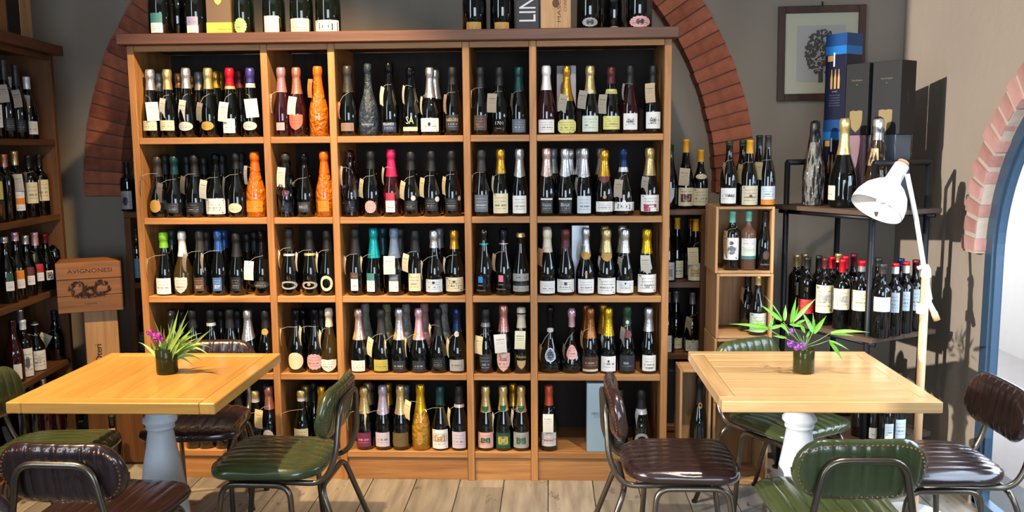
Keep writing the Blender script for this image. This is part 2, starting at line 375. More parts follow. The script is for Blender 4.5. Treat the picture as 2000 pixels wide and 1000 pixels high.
# left wall with window, rear wall with window, ceiling, floor
def holed(name, place, u0, u1, h, z1, mat, th):
    (a, b, c, d) = h; V, Fc = [], []
    for (x0, y0, x1, y1) in ((u0, 0, a, z1), (b, 0, u1, z1), (a, 0, b, c), (a, d, b, z1)):
        P = [place(x, y, t) for t in (0, th) for x, y in ((x0, y0), (x1, y0), (x1, y1), (x0, y1))]
        i = len(V); V += P
        Fc += [tuple(i+k for k in q) for q in ((0, 1, 2, 3), (7, 6, 5, 4), (0, 4, 5, 1), (1, 5, 6, 2), (2, 6, 7, 3), (3, 7, 4, 0))]
    return struct(obj(name, mesh(V, Fc), None, mat))
holed('wall_left', lambda u, z, d: (XL-d, u, z), YB, YW+.3, (-4.6, -3.3, .9, 4.0), ZC, PLASTER, .02)
holed('wall_rear', lambda u, z, d: (u, YB-d, z), XL, XR+.3, (-.6, 1.8, .5, 2.5), ZC, PLASTER, .06)
struct(box('ceiling', (XL, YB, ZC), (XR+.3, YW+.3, ZC+.1), pm('white_ceiling_paint', '#c9c4bb', .9), None, 0))
fl = struct(box('floor', (XL, YB, -.06), (XR+.34, YW+.3, -.006), pm('floor_grout', '#4c4843', .95), None, 0))
pw, pl = .21, 1.2
pme = box_me(pw-.004, pl-.004, .006, .001); pme.materials.append(PLANK)
i = 0; x = XL+pw/2
while x < XR+.05:
    off = (i*.37) % 1*pl; y = YW-off+pl/2-.3
    while y > -3.2:
        yy = min(y, YW-.0)
        o = obj('plank', pme, fl, loc=(x, y, .027)) if y+pl/2 <= YW+.05 else None
        if o is None:
            h = YW-(y-pl/2)
            if h > .05: box('plank', (x-pw/2+.002, y-pl/2+.002, -.003), (x+pw/2-.002, YW-.002, .003), PLANK, fl, .001); 
        else: o.location = (x, y, 0)
        y -= pl
    x += pw; i += 1
for c in fl.children: c.location = c.location-fl.location
# outside: wall and ground seen through the door
ob = struct(empty('outside_wall', (0, 0, 0)))
box('mortar_bed', (3.62, -4, -.2), (3.9, 7, 1.45), pm('outside_mortar', '#8a7c70', .95), ob, 0)
bme = box_me(.05, .34, .13, .006); bme.materials.append(BRICK3)
for r in range(10):
    for k in range(9):
        o = obj('brick', bme, ob, loc=(3.61+random.uniform(-.006, .006), -.9+k*.37+(r % 2)*.18, .0+r*.155))
struct(box('outside_ground', (XR+.36, -7, -.2), (8, 7, -.06), pm('outside_paving', '#74665c', .9, var=.1), None, 0))

# ------------------------------------------------------------------ cabinets
SX = [-1.928, -1.312, -1.003, -.391, -.090]; SXE = .546; SWD = .032
SZ = [1.637, 1.265, .895, .523, .144]; DEP = .40; ZT = 2.053
def cabinet(name, label, P, x_st, x_end, sz, depth, z_top, over, woods, top_mat, plinth=True, back=BACKWOOD, group=None):
    """P(x, y, z) places local coordinates (front plane y=0) through an Empty"""
    e = empty(name, P[0], P[1]); tag(e, label, 'cabinet', group)
    xs = list(x_st)+[x_end-SWD]
    for x in xs: box('upright', (x, 0, .002), (x+SWD, depth, z_top), woods[2], e)
    for i in range(len(xs)-1):
        a, b = xs[i]+SWD+.0005, xs[i+1]-.0005
        for z in sz: box('shelf', (a, .003, z-.03), (b, depth-.006, z), woods[0], e)
        if top_mat: box('rail', (a, .002, z_top-.026), (b, .022, z_top), woods[0], e)
        if plinth: box('plinth_panel', (a, .012, .002), (b, .03, sz[-1]-.031), woods[0], e)
        box('back_panel', (a, depth-.006, .1), (b, depth, z_top-.001), back, e, 0)
    if top_mat: box('top_board', (xs[0]-over, -.045, z_top+.0005), (x_end+over, depth, z_top+.048), top_mat, e, .003)
    else: box('top_board', (xs[0], 0, z_top+.0005), (x_end, depth, z_top+.03), woods[0], e, .003)
    return e
main_cab = cabinet('wine_shelving', 'large oak shelving wall with five bays holding sparkling wine', ((0, 0, 0), 0), SX, SXE, SZ, DEP, ZT, .025, OAK, TOPWOOD)
# long lower cabinet behind it: only its ends show
BY = .42
bxl, bxr = -2.20, .795
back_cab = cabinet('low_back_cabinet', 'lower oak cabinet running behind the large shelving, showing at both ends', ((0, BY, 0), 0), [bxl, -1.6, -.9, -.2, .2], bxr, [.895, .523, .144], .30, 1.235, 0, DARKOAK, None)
# left cabinet along the left wall
LDIR = Vector((-.12, 1)).normalized(); LANG = math.atan2(LDIR.y, LDIR.x)   # local +x runs along the front to the far end
LEND = Vector((-2.475, .35)); LLEN = 1.7
LORG = Vector((LEND.x-LDIR.x*LLEN, LEND.y-LDIR.y*LLEN, 0))
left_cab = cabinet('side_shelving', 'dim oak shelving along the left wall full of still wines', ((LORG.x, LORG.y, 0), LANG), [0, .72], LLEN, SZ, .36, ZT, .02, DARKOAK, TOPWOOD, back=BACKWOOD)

# ------------------------------------------------------------------ bottles
PROF = {
 'c': [(0, .90), (.012, 1), (.33, 1), (.40, .965), (.48, .85), (.56, .70), (.65, .56), (.74, .47), (.82, .42), (.865, .42), (.872, .46), (.93, .475), (.978, .45), (1, .36)],
 'd': [(0, .88), (.02, .97), (.10, 1), (.27, 1), (.36, .95), (.44, .82), (.52, .64), (.60, .49), (.70, .38), (.80, .33), (.87, .32), (.878, .38), (.94, .39), (.98, .36), (1, .28)],
 'b': [(0, .92), (.012, 1), (.60, 1), (.645, .96), (.68, .84), (.71, .62), (.74, .44), (.78, .385), (.95, .365), (.955, .40), (.99, .40), (1, .36)],
 'u': [(0, .92), (.012, 1), (.42, 1), (.49, .95), (.56, .80), (.63, .60), (.70, .45), (.78, .38), (.95, .355), (.955, .38), (.99, .38), (1, .34)],
 'f': [(0, .92), (.012, 1), (.36, 1), (.48, .90), (.58, .70), (.67, .52), (.76, .42), (.86, .37), (.96, .34), (.965, .38), (.99, .38), (1, .34)],
 'k': [(0, .75), (.02, .88), (.08, 1), (.16, .98), (.26, .84), (.36, .62), (.45, .42), (.54, .29), (.66, .25), (.86, .25), (.87, .31), (.95, .31), (1, .2)],
}
DEFR = {'c': .0425, 'd': .047, 'b': .0375, 'u': .040, 'f': .037, 'k': .056}
def Rz(sh, H, r, z):
    t = max(0, min(1, z/H)); P = PROF[sh]
    for (a, ra), (b, rb) in zip(P, P[1:]):
        if t <= b: return r*(ra+(rb-ra)*(t-a)/max(b-a, 1e-6))
    return r*P[-1][1]
MEC = {}
def body_me(sh, H, r):
    k = (sh, round(H, 3), round(r, 3))
    if k not in MEC:
        pr = PROF[sh]; P = []
        for (a, ra), (b, rb) in zip(pr, pr[1:]):
            P.append((a*H, ra*r))
            if abs(ra-rb) > .09: P.append(((a+b)/2*H, (ra+rb)/2*r))
        P.append((H, pr[-1][1]*r)); P = [(0, 0)]+P+[(H, 0)]
        MEC[k] = P
    return lathe_me(MEC[k])
FO = {  # foil colours: hex, metallic, roughness, word
 'si': ('#d9dade', .85, .30, 'silver'), 'wh': ('#f0eef0', .3, .35, 'white'), 'go': ('#d8a53a', .85, .30, 'gold'), 'lg': ('#dcc488', .8, .32, 'pale gold'),
 'cg': ('#b9814a', .8, .35, 'copper'), 'rd': ('#c8182c', .5, .35, 'red'), 'dr': ('#5c1420', .4, .4, 'dark red'), 'vi': ('#4a4590', .5, .35, 'violet'),
 'rp': ('#b58890', .5, .35, 'dusty pink'), 'cp': ('#cf8a74', .7, .32, 'copper pink'), 'or': ('#e8701a', .3, .3, 'orange'), 'dk': ('#3a3735', .4, .4, 'dark grey'),
 'bk': ('#121314', .0, .5, 'matt black'), 'bc': ('#1a1a1e', .8, .2, 'shiny black'), 'gy': ('#8a8a8a', .6, .4, 'grey'), 'hp': ('#c62760', .3, .35, 'hot pink'),
 'tl': ('#18a3a6', .5, .3, 'teal'), 'dt': ('#163e42', .4, .35, 'dark teal'), 'sb': ('#6f819c', .3, .45, 'slate blue'), 'nv': ('#17305c', .5, .3, 'navy'),
 'bl': ('#3b5f9e', .6, .3, 'blue'), 'lm': ('#7cc22e', .1, .4, 'lime green'), 'gn': ('#1d3d28', .2, .4, 'dark green'), 'pk': ('#e6b8c4', .6, .3, 'pink'),
 'bz': ('#9c6238', .8, .3, 'bronze'), 'yg': ('#e0b62a', .8, .3, 'yellow gold'), 'li': ('#b9aec6', .6, .35, 'lilac'), 'cr': ('#d8cdb8', .1, .5, 'cream'),
 'mr': ('#5a2a2a', .4, .35, 'maroon'), 'ye': ('#e2a11a', .0, .4, 'yellow'), 'cu': ('#c4573c', .6, .35, 'copper red'), 'tb': ('#6fb3a0', .1, .4, 'pale teal'),
 'rg': ('#d9968a', .8, .3, 'rose gold'), 'rs': ('#e2c4b8', .75, .3, 'rose silver'), 'no': None}
GL = {'b': ('#060807', 'black'), 'r': ('#2a0910', 'dark rose'), 'g': ('#080d07', 'dark green'), 'a': ('#4a3a1c', 'amber'), 'p': ('#8a6450', 'clear rose'),
      'o': ('#e0760e', 'orange'), 'w': ('#26323f', 'navy-paper wrapped'), 'y': ('#c08a14', 'yellow'), 's': ('#7a7870', 'grey-tissue wrapped'), 'e': ('#6f6c4e', 'olive-tissue wrapped'), 'q': ('#a0706c', 'pink-tissue wrapped')}
def glass(k):
    h = GL[k][0]
    if k in 'ap': return pm('glass_'+k, h, .04, trans=.45, ior=1.45)
    if k in 'oy': return pm('film_'+k, h, .12, coat=1, bump=(55, .9), bd=.02, trans=.2)
    if k in 'wseq': return pm('paper_'+k, h, .45, bump=(40, .9), bd=.02)
    return pm('glass_'+k, h, .03, ior=1.6, coat=.3)
LC = {'wh': ('#e8e6e2', 'white'), 'cr': ('#d9cfae', 'cream'), 'go': ('#b98d3c', 'gold'), 'si': ('#c2c0be', 'silver'), 'pk': ('#d8a0a0', 'pink'), 'co': ('#d2694e', 'coral'),
      'bk': ('#16161a', 'black'), 'br': ('#4a352a', 'brown'), 'tp': ('#8c6f60', 'taupe'), 'nv': ('#1c2c4c', 'navy'), 'sl': ('#59636e', 'slate'), 'dg': ('#2a2c30', 'dark grey'),
      'mg': ('#b02848', 'magenta'), 'ye': ('#dcd680', 'pale yellow'), 'pg': ('#d4dccb', 'pale green'), 'or': ('#e88a14', 'orange'), 'bl': ('#3f629a', 'blue'), 'te': ('#3f7f80', 'teal'),
      'pb': ('#c8d4dc', 'pale blue'), 'ol': ('#b8aa50', 'olive yellow'), 'db': ('#6a5a34', 'olive brown'), 'pu': ('#74304e', 'purple'), 'li': ('#c9bfd0', 'lilac'), 'rd': ('#b8322c', 'red'),
      'gn': ('#1e4a32', 'green'), 'mi': ('#7cc090', 'mint'), 'ta': ('#b79a6c', 'tan'), 'lp': ('#d9a9a0', 'rosy'), 'gr': ('#9c9c9a', 'grey'), 'cy': ('#2a86d8', 'bright blue'), 'pi': ('#e07c9c', 'bright pink'),
      'te2': ('#2e93a0', 'teal'), 'mr': ('#6a2a30', 'maroon'), 'lv': ('#8a86a8', 'lavender'), 'lb': ('#3f7f9c', 'sea blue'), 'lg': ('#8ac070', 'light green'), 'gg': ('#3a4a44', 'grey green')}
SHW = {'r': '', 'o': 'oval ', 's': 'shield ', 'z': 'scalloped ', 'c': 'round ', 'v': 'collar ', 'x': 'eight-sided '}
def outline(kind):
    P = []
    if kind == 'r':
        n = 10
        for k in range(4*n):
            s, t = divmod(k, n); t = t/n*2-1
            P.append([(t, -1), (1, t), (-t, 1), (-1, -t)][s])
        P = [(x*(1-.02*(abs(y) > .99)), y) for x, y in P]
    elif kind == 's':
        P = [(-1, .92), (-.5, 1), (0, .93), (.5, 1), (1, .92), (1, .1), (.86, -.35), (.55, -.7), (0, -1), (-.55, -.7), (-.86, -.35), (-1, .1)]
        P = [((a[0]*(1-t)+b[0]*t), (a[1]*(1-t)+b[1]*t)) for a, b in zip(P, P[1:]+P[:1]) for t in (0, .33, .66)]
    elif kind == 'v':
        P = [(-1, 1), (0, .9), (1, 1), (.9, 0), (.5, -.6), (0, -1), (-.5, -.6), (-.9, 0)]
        P = [((a[0]*(1-t)+b[0]*t), (a[1]*(1-t)+b[1]*t)) for a, b in zip(P, P[1:]+P[:1]) for t in (0, .33, .66)]
    elif kind == 'z':
        for k in range(64):
            a = 2*PI*k/64; r = 1-.07*(k % 4 in (0, 1)); P.append((r*math.cos(a), r*math.sin(a)))
    elif kind == 'x':
        for k in range(32):
            a = 2*PI*k/32; c, s_ = math.cos(a), math.sin(a); r = 1/max(abs(c), abs(s_), (abs(c)+abs(s_))/1.6); P.append((r*c, r*s_))
    else:
        P = [(math.cos(2*PI*k/32), math.sin(2*PI*k/32)) for k in range(32)]
    return P
def label_me(sh, H, r, zc, hh, th, ha, kind, eps=.0007, inner=0):
    P = outline(kind); n = len(P); V, Fc, UV = [], [], []
    rings = [inner, .33, .66, 1] if not inner else [inner, 1]
    zf = []
    for s in rings:
        for x, y in P:
            x, y = x*s, y*s; z = zc+y*hh; t = th+x*ha; R = Rz(sh, H, r, z)+eps
            V.append((R*math.sin(t), -R*math.cos(t), z)); UV.append((.5+x/2, .5+y/2))
    for i in range(len(rings)-1):
        for k in range(n):
            a, b = i*n+k, i*n+(k+1) % n; Fc.append((a, b, b+n, a+n))
    me = mesh(V, Fc); ul = me.uv_layers.new(name='UVMap')
    for l in me.loops: ul.data[l.index].uv = UV[l.vertex_index]
    return me
def foil_me(sh, H, r, zb, vdrop, th0=0):
    N = 24; zs = [zb]+[a*H for a, _ in PROF[sh] if a*H > zb+.004]; V, Fc = [], []
    for i, z in enumerate(zs):
        for k in range(N):
            t = 2*PI*k/N; d = abs((t-th0+PI) % (2*PI)-PI); zz = z
            if i == 0: zz = z-vdrop*max(0, 1-d/(PI*.5))
            R = Rz(sh, H, r, zz)+.0012; V.append((R*math.sin(t), -R*math.cos(t), zz))
    V.append((0, 0, H+.0012)); c = len(V)-1
    for i in range(len(zs)-1):
        for k in range(N):
            a, b = i*N+k, i*N+(k+1) % N; Fc.append((a, b, b+N, a+N))
    m = (len(zs)-1)*N
    for k in range(N): Fc.append((m+k, m+(k+1) % N, c))
    return mesh(V, Fc)
INK = {'bk': '#8a8a88', 'nv': '#9aa0b0', 'dg': '#9a9a9a', 'br': '#b09070', 'sl': '#c0c0c4', 'pu': '#c890a0', 'bl': '#c0d0e8', 'gn': '#b0c0a0', 'rd': '#401010', 'gg': '#a0b0a8'}
STRING = pm('white_string', '#aaa698', .7)
ORD = ['first', 'second', 'third', 'fourth', 'fifth', 'sixth', 'seventh', 'eighth', 'ninth', 'tenth', 'eleventh', 'twelfth', 'thirteenth', 'fourteenth', 'fifteenth', 'sixteenth']
def ordw(i, n):
    if n == 1: return 'only one'
    return 'leftmost' if i == 0 else 'rightmost' if i == n-1 else ORD[i]+' from left'
def make_bottle(X, Y, zb, sh, gl, foil, H, r, fb, vdrop, phi, items, conv, back=False, lean=0):
    """conv(px, py) -> (x offset as seen from the camera, z) relative to the bottle; phi = way its label faces (0 towards the room's front)"""
    al = math.atan2(-(X-CAM.x), Y-CAM.y)
    word = 'wine_bottle' if sh in 'buf' else 'sparkling_bottle'
    o = obj(word, body_me(sh, H, r), None, glass(gl), smooth=True, loc=(X, Y, zb))
    fw = 'unfoiled'
    if foil != 'no':
        fo = FO[foil]; fw = fo[3]
        f = obj('foil' if sh in 'cdk' else 'capsule', foil_me(sh, H, r, fb, vdrop, phi), o, pm('foil_'+foil, fo[0], fo[2], fo[1], bump=(90, .35 if fo[1] else .0), bd=.004), smooth=True)
    lw = None
    for it in items:
        t = it.split(); k = t[0]
        if k == 'L':    # L shape colour y0 y1 w [dx] [style]
            kind, c = t[1], t[2]; y0, y1, w = float(t[3]), float(t[4]), float(t[5])
            dx = None; st = 't'
            for q in t[6:]:
                if q in ('t', 'b', 'g'): st = q
                else: dx = float(q)
            _, za = conv(0, y0); _, zc_ = conv(0, y1); za = min(za, H*.97)
            zc_ = max(zc_, .004); zm = (za+zc_)/2; hh = abs(za-zc_)/2; R = Rz(sh, H, r, zm)
            wm = conv.scale*w/2; ha = math.asin(min(.96, wm/R))
            th = phi if dx is None else al+math.asin(max(-.9, min(.9, (conv(dx, 0)[0])/R)))
            inner = .62 if kind == 'O' else 0
            if kind == 'O': kind = 'o'
            if c not in LC: LC[c] = (FO[c][0], FO[c][3])
            h = LC[c][0]
            l = obj('label' if zm < H*.5 else 'neck_label', label_me(sh, H, r, zm, hh, th, ha, kind, .0016 if zm > H*.5 else .0007, inner), o,
                    label_mat(h, INK.get(c, '#5a5650'), st) if kind in 'rsozx' and w > 55 and not inner else pm('print_'+c, h, .45), smooth=True)
            if lw is None and (zm < H*.5): lw = LC[c][1]+' '+SHW[kind]
        elif k == 'S':  # S text colour y0 y1 w [dx]
            y0, y1, w = float(t[3]), float(t[4]), float(t[5]); _, za = conv(0, y0); _, zc_ = conv(0, y1); zm = (za+zc_)/2; R = Rz(sh, H, r, zm)
            wm = conv.scale*w; th = phi if len(t) < 7 else al+math.asin(max(-.9, min(.9, conv(float(t[6]), 0)[0]/R)))
            vs, fs = text_mesh(t[1].replace('_', ' '))
            V = []
            for x, y in vs:
                a = th+x*wm/R; V.append(((R+.0016)*math.sin(a), -(R+.0016)*math.cos(a), zm+y*abs(za-zc_)))
            obj('lettering', mesh(V, fs), o, pm('ink_'+t[2], t[2], .5))
        elif k == 'T':  # price tag: T x y0 y1 w [colour] [tilt]
            tx, y0, y1, w = map(float, t[1:5]); w = max(w, 17); colr = '#e6e1d4'; tilt = 0
            for q in t[5:]:
                if q.startswith('#'): colr = q
                else: tilt = float(q)
            dx, za = conv(tx, y0); _, zc_ = conv(tx, y1); h = za-zc_
            wfull = max(.047, conv.scale*w); yaw = math.acos(min(1, conv.scale*w/wfull))
            zm = (za+zc_)/2; yf = -(r+.007)+min(.03, wfull/2*math.sin(yaw))*.9
            if abs(dx) > r: yf += .008
            side = 1 if dx > 0 else -1
            a = al+yaw*(-1 if dx < .005 else 1)
            M = Matrix.Translation((dx*math.cos(al)-0*yf, yf+dx*math.sin(al), zm)) @ Matrix.Rotation(a, 4, 'Z') @ Matrix.Rotation(math.radians(tilt), 4, 'Y')
            bw, bh = wfull/2, h/2
            V = []; n = 5
            for i in range(n+1):
                zz = bh-2*bh*i/n; bend = .004*math.sin(PI*i/n)
                V += [M @ Vector((-bw, -bend, zz)), M @ Vector((bw, -bend, zz))]
            me = mesh(V, [(2*i, 2*i+1, 2*i+3, 2*i+2) for i in range(n)]); ul = me.uv_layers.new(name='UVMap')
            uvs = [((j % 2), 1-(j//2)/n) for j in range(2*(n+1))]
            for l in me.loops: ul.data[l.index].uv = uvs[l.vertex_index]
            tg = obj('price_tag', me, o, label_mat(colr, '#4a4038', 'g'))
            top = M @ Vector((0, 0, bh*.9)); zn = min(H*.72, max(za+.01, H*.62)); Rn = Rz(sh, H, r, zn)
            obj('string', tube_me([top, (top+Vector((-Rn*side*-1*0, -Rn-.004, zn)))/2+Vector((0, 0, .006)), Vector((side*-Rn*.4, -Rn-.001, zn)), Vector((side*-Rn*-1.0*-1, 0, zn+.008))], .0008, 5), tg, STRING)
        elif k == 'W':  # clear cellophane around the bottle
            zt = H*1.02; P = [(0.001, r*1.0+.003), (H*.35, r+.005), (H*.55, r*.86+.004), (H*.8, r*.5+.004), (H, r*.34+.004), (zt, .006)]
            me = lathe_me(P, 18); [setattr(v, 'co', v.co+Vector((random.uniform(-1, 1), random.uniform(-1, 1), 0))*.002) for v in me.vertices]
            obj('cellophane_wrap', me, o, CELLO, smooth=True)
        elif k == 'B':  # seal / ring band: B colour y0 y1
            _, za = conv(0, float(t[2])); _, zc_ = conv(0, float(t[3])); za = min(za, H*.96)
            P = [(z, Rz(sh, H, r, z)+.0022) for z in [zc_+(za-zc_)*q/4 for q in range(5)]]
            c = t[1]; obj('neck_band', lathe_me(P, 20), o, pm('band_'+c, FO[c][0] if c in FO else LC[c][0], .3, .5 if c in FO else 0), smooth=True)
    o['category'] = 'bottle'
    return o, fw, GL[gl][1], lw
ALLB = []
def row(place, where, group, ox, oy, sc, zb, lines, phi=0, back_word='back row'):
    """place(px, rowindex) -> (X, Y). Each line: x top shape glass foil foilbottom [options] | item | item"""
    rec = []
    for ln in lines.strip().split('\n'):
        ln = ln.strip()
        if not ln: continue
        head, *items = [q.strip() for q in ln.split('|')]
        h = head.split(); x, top, sh, gl, foil, fb = float(h[0]), float(h[1]), h[2], h[3], h[4], float(h[5]); opts = h[6:]
        k = 0; vd = 0; r = DEFR[sh]; Hf = None; zo = zb; pos = None; ph = phi
        for q in opts:
            if q[0] == 'k': k = int(q[1:])
            elif q[0] == 'v': vd = float(q[1:])/1000
            elif q[0] == 'r': r = float(q[1:])/1000
            elif q[0] == 'H': Hf = float(q[1:])/1000
            elif q[0] == 'p': ph = math.radians(float(q[1:]))
        px = ox+x/sc; X, Y = place(px, k, r)
        # depth along y is used for sizes
        c = Vector((X, Y, 0)); ptop = oy+top/sc
        H = Hf if Hf else atY(px, ptop, Y).z-zo
        H = max(.2, H)
        class Conv: pass
        def conv(a, b, X=X, Y=Y, zo=zo, r=r):
            p = atY(ox+a/sc if a else px, oy+b/sc, Y-r*.8); return (p.x-X*(p.y-CAM.y)/(Y-CAM.y)) if a else 0, p.z-zo
        class CV:
            scale = (Y-CAM.y-r)/F_PX/sc
            def __call__(self, a, b): return conv(a, b)
        zf = atY(px, oy+fb/sc, Y-r*.4).z-zo; zf = max(H*.45, min(H*.93, zf))
        o, fw, gw, lw = make_bottle(X, Y, zo+.0005, sh, gl, foil, H, r, zf, vd, ph, items, CV())
        rec.append((k > 0, px, o, fw, gw, lw))
    for bk in (False, True):
        L = sorted([q for q in rec if q[0] == bk], key=lambda q: q[1])
        for i, (b, px, o, fw, gw, lw) in enumerate(L):
            look = (fw+'-topped '+gw+' bottle') if fw != 'unfoiled' else gw+' bottle'
            if 'top of the shelving' in where: look = 'large '+gw+' bottle'
            if bk: s = '%s, %s in %s, %s' % (look, ordw(i, len(L)), back_word, where)
            else: s = '%s, %s, %s, %s' % (look, (lw+'label') if lw else 'no front label', ordw(i, len(L)), where)
            s = s.replace(', only one, ', ', ').replace('only one in back row', 'standing behind').replace(', no front label', '')
            while len(s.split()) > 16: s = s.replace('no front label, ', '').replace(' front', '').replace(' in back row', ' behind') if s.split() and ('no front label' in s or ' front' in s or ' in back row' in s) else ' '.join(s.split()[:16])
            o['label'] = s; o['group'] = group; ALLB.append(s)
BND = [(SX[i]+SWD, (SX+[SXE-SWD])[i+1]) for i in range(5)]
CUR = [0]
def main_place(px, k, r):
    Y = max(.012+r, .056)+k*.095; X = atY(px, 300, Y).x; a, b = BND[CUR[0]]
    return max(a+r+.002, min(b-r-.002, X)), Y
BAYW = ['leftmost bay', 'narrow second bay', 'wide middle bay', 'narrow fourth bay', 'rightmost bay']
ROWW = ['top shelf', 'second shelf', 'third shelf', 'fourth shelf', 'bottom shelf']
def bay(b, r, ox, oy, lines):
    CUR[0] = b
    row(main_place, ROWW[r]+', '+BAYW[b], 'sparkling bottles on the %s of the %s' % (ROWW[r], BAYW[b]), ox, oy, 4.651, SZ[r], lines)
bay(0, 0, 230, 60, """
300 352 c b si 540 | L r cr 820 908 125 | T 350 650 820 105 -3
487 352 c b lg 535 | L r cr 815 908 130 | T 432 615 790 50 8
655 340 c b si 525 | L o si 828 910 128 | T 610 630 820 58 8
853 340 c b lg 530 | L o go 825 905 112 | T 768 655 820 48 #a89f90 10
1047 340 c b rd 500 | L r wh 800 930 108 | T 985 650 828 80 8 | B lg 500 528
1232 340 c b vi 470 | L o si 825 905 125 | T 1243 620 790 112 -5 | B wh 475 515
410 385 c b gy 550 k1
590 385 c b cg 520 k1
770 375 c b gy 540 k1
925 365 c b go 520 k1
1135 355 c b dr 520 k1
706 405 c b cg 520 k2
965 370 c b go 540 k2
1185 380 c b dr 540 k2
""")
bay(1, 0, 230, 60, """
1480 335 c r rp 560 | L r pk 835 905 74 | T 1412 575 750 20 #e6e1d4 4
1648 335 c r cp 575 | L s co 760 905 120 | T 1602 600 768 72 9
1840 325 c o or 570 r44 | T 1765 440 610 40 #d98a50 6
""")
bay(2, 0, 640, 60, """
190 320 c b dk 560 | L r tp 838 912 115 | T 118 650 800 20 #c8a080 12
385 300 d w no 500 r46 | S Bellavista #9aa6b8 838 862 110
575 290 c b bc 480 | L r nv 832 918 125 | S BELLAVISTA #d8d8d8 838 858 100 | T 505 510 680 32 14
765 335 c b bc 520 | S SA #d8cfa0 780 848 70 | L r cr 875 912 128 | T 700 500 665 18 12
940 335 d b si 610 | L r wh 795 918 160 t | L c bk 832 866 26 | T 862 600 760 8 12
1145 330 c b bk 490 | L r dg 765 905 110 | L r go 800 822 100 | T 1075 580 755 26 #b09a80 6
985 350 c b si 620 k1
""")
bay(3, 0, 640, 60, """
1385 330 c b bk 520 | L r br 770 905 112 | T 1306 540 700 10 10
1565 330 c b bk 500 | S 1701 #c8c8c8 825 855 70 | S brut #a0a0a0 880 893 40 | T 1497 572 745 86 #a89880 3
1740 330 c b dt 545 | L r sl 805 925 118 | T 1678 570 760 20 #a0907c 8
""")
bay(4, 0, 1020, 60, """
215 320 c r wh 540 | L r wh 808 928 138
405 320 d b go 640 | L x ye 808 932 160 | T 368 580 742 75 #b4a99a 12
615 320 c b lg 575 | L r pg 773 918 140 | L c cr 530 570 55 | T 545 545 710 76 #a89e90 9
805 330 c b mr 480 | L r ye 530 572 105 | L r ye 775 898 145 | T 727 580 755 74 #b0a596 4
975 315 c r bk 500 | L r wh 752 900 122 b | S TH3 #303030 800 850 60 | T 916 480 630 15 12
1180 315 c b bk 490 | L r wh 738 890 125 b | S BK #303030 790 845 50 | T 1155 478 655 86 #c4a888 -3
""")
bay(0, 1, 230, 270, """
315 165 d b dk 350 r50 | L c go 560 675 100 | T 240 330 550 10 16
505 160 d b dt 330 r50 | L r dg 590 680 110 | T 414 405 580 46 #988c7c 10
690 150 d b bk 350 r50 | L r bk 585 690 140 | T 625 345 505 40 #8c7c68 10
885 140 d b bc 300 r52 | L r wh 548 690 180 | L r lg 632 650 26 845 | T 812 378 548 62 8
1070 125 d b bk 280 r48 | L o cr 590 678 122 | T 985 350 560 16 #a8a49c 16
1240 125 c o or 300 r46 | L r or 570 670 150 | T 1187 250 420 30
425 150 c b bk 330 k1
620 160 c b bk 330 k1
775 170 c b bk 330 k1
945 150 c b bk 330 k1
1120 130 c b bk 330 k1
""")
bay(1, 1, 230, 270, """
1520 140 c b dk 330 | W | L r dg 585 670 115 | L c rd 470 530 60 1500 | T 1505 265 445 72 5
1690 140 c b bc 250 | L r dg 580 672 108 | S BRUT #b0b0b0 612 635 80 | T 1610 400 440 30 #706850
1875 120 c o or 320 r44 | L r or 570 665 100
""")
bay(2, 1, 640, 270, """
205 120 c r no 330 | W | L r dg 570 670 100 | T 140 255 430 20 8
390 110 c b bk 280 | L z pk 565 682 104 | T 320 370 540 34 #d6cba8 8
575 100 c r hp 350 | L r mg 497 565 82 552 | L r wh 567 672 84 552 | T 515 265 420 14 #d6cba8 16
755 120 c b bk 290 | L r bk 568 655 115 | L c si 522 568 44 765 | T 690 390 555 42 #d6cba8 12
940 110 c b bk 300 | L r bk 545 660 115 | L c pg 530 578 46 985 | T 867 360 535 40 #d6cba8 8
1125 110 c b bk 300 | L r bk 545 660 115 | L c si 525 570 40 1187 | T 1065 350 515 30 #d6cba8 8
""")
bay(3, 1, 640, 270, """
1375 105 c b dk 300 | L r sl 515 670 118 | T 1312 330 490 8 6
1570 100 c b go 320 | L r cr 502 682 132 | T 1507 345 505 18 10
1742 98 c b si 335 v12 | L r wh 522 682 122
""")
bay(4, 1, 1020, 270, """
215 92 c b rs 330 v12 | L r wh 545 562 104 | L r dg 570 680 100 | S Veuve #b8b8b8 590 620 80
390 95 c b si 330 v12 | L r wh 543 560 118 | L r dg 568 680 105 | S Brut #c8c8c8 588 620 80
560 92 c b si 340 v10 | L r pb 525 682 122 | T 493 360 515 22 #b8b4a8 10
745 108 c b go 350 r45 | L v mr 345 410 95 | L r wh 575 668 148 | L c go 516 550 34
920 95 d b nv 270 r50 | B si 265 308 | L r wh 580 660 185 | L c wh 560 600 34 | T 868 375 540 76 #b8ab98 4
1160 88 c b lg 340 r45 | L r wh 515 665 160 | L r mg 605 662 60 1140 | L r mg 600 625 26 1215 | T 1110 350 510 62 #b4ab9c 5
280 95 c b gy 320 k1
430 98 c b si 330 k1
525 95 c b si 330 k1
715 92 c b si 330 k1
""")
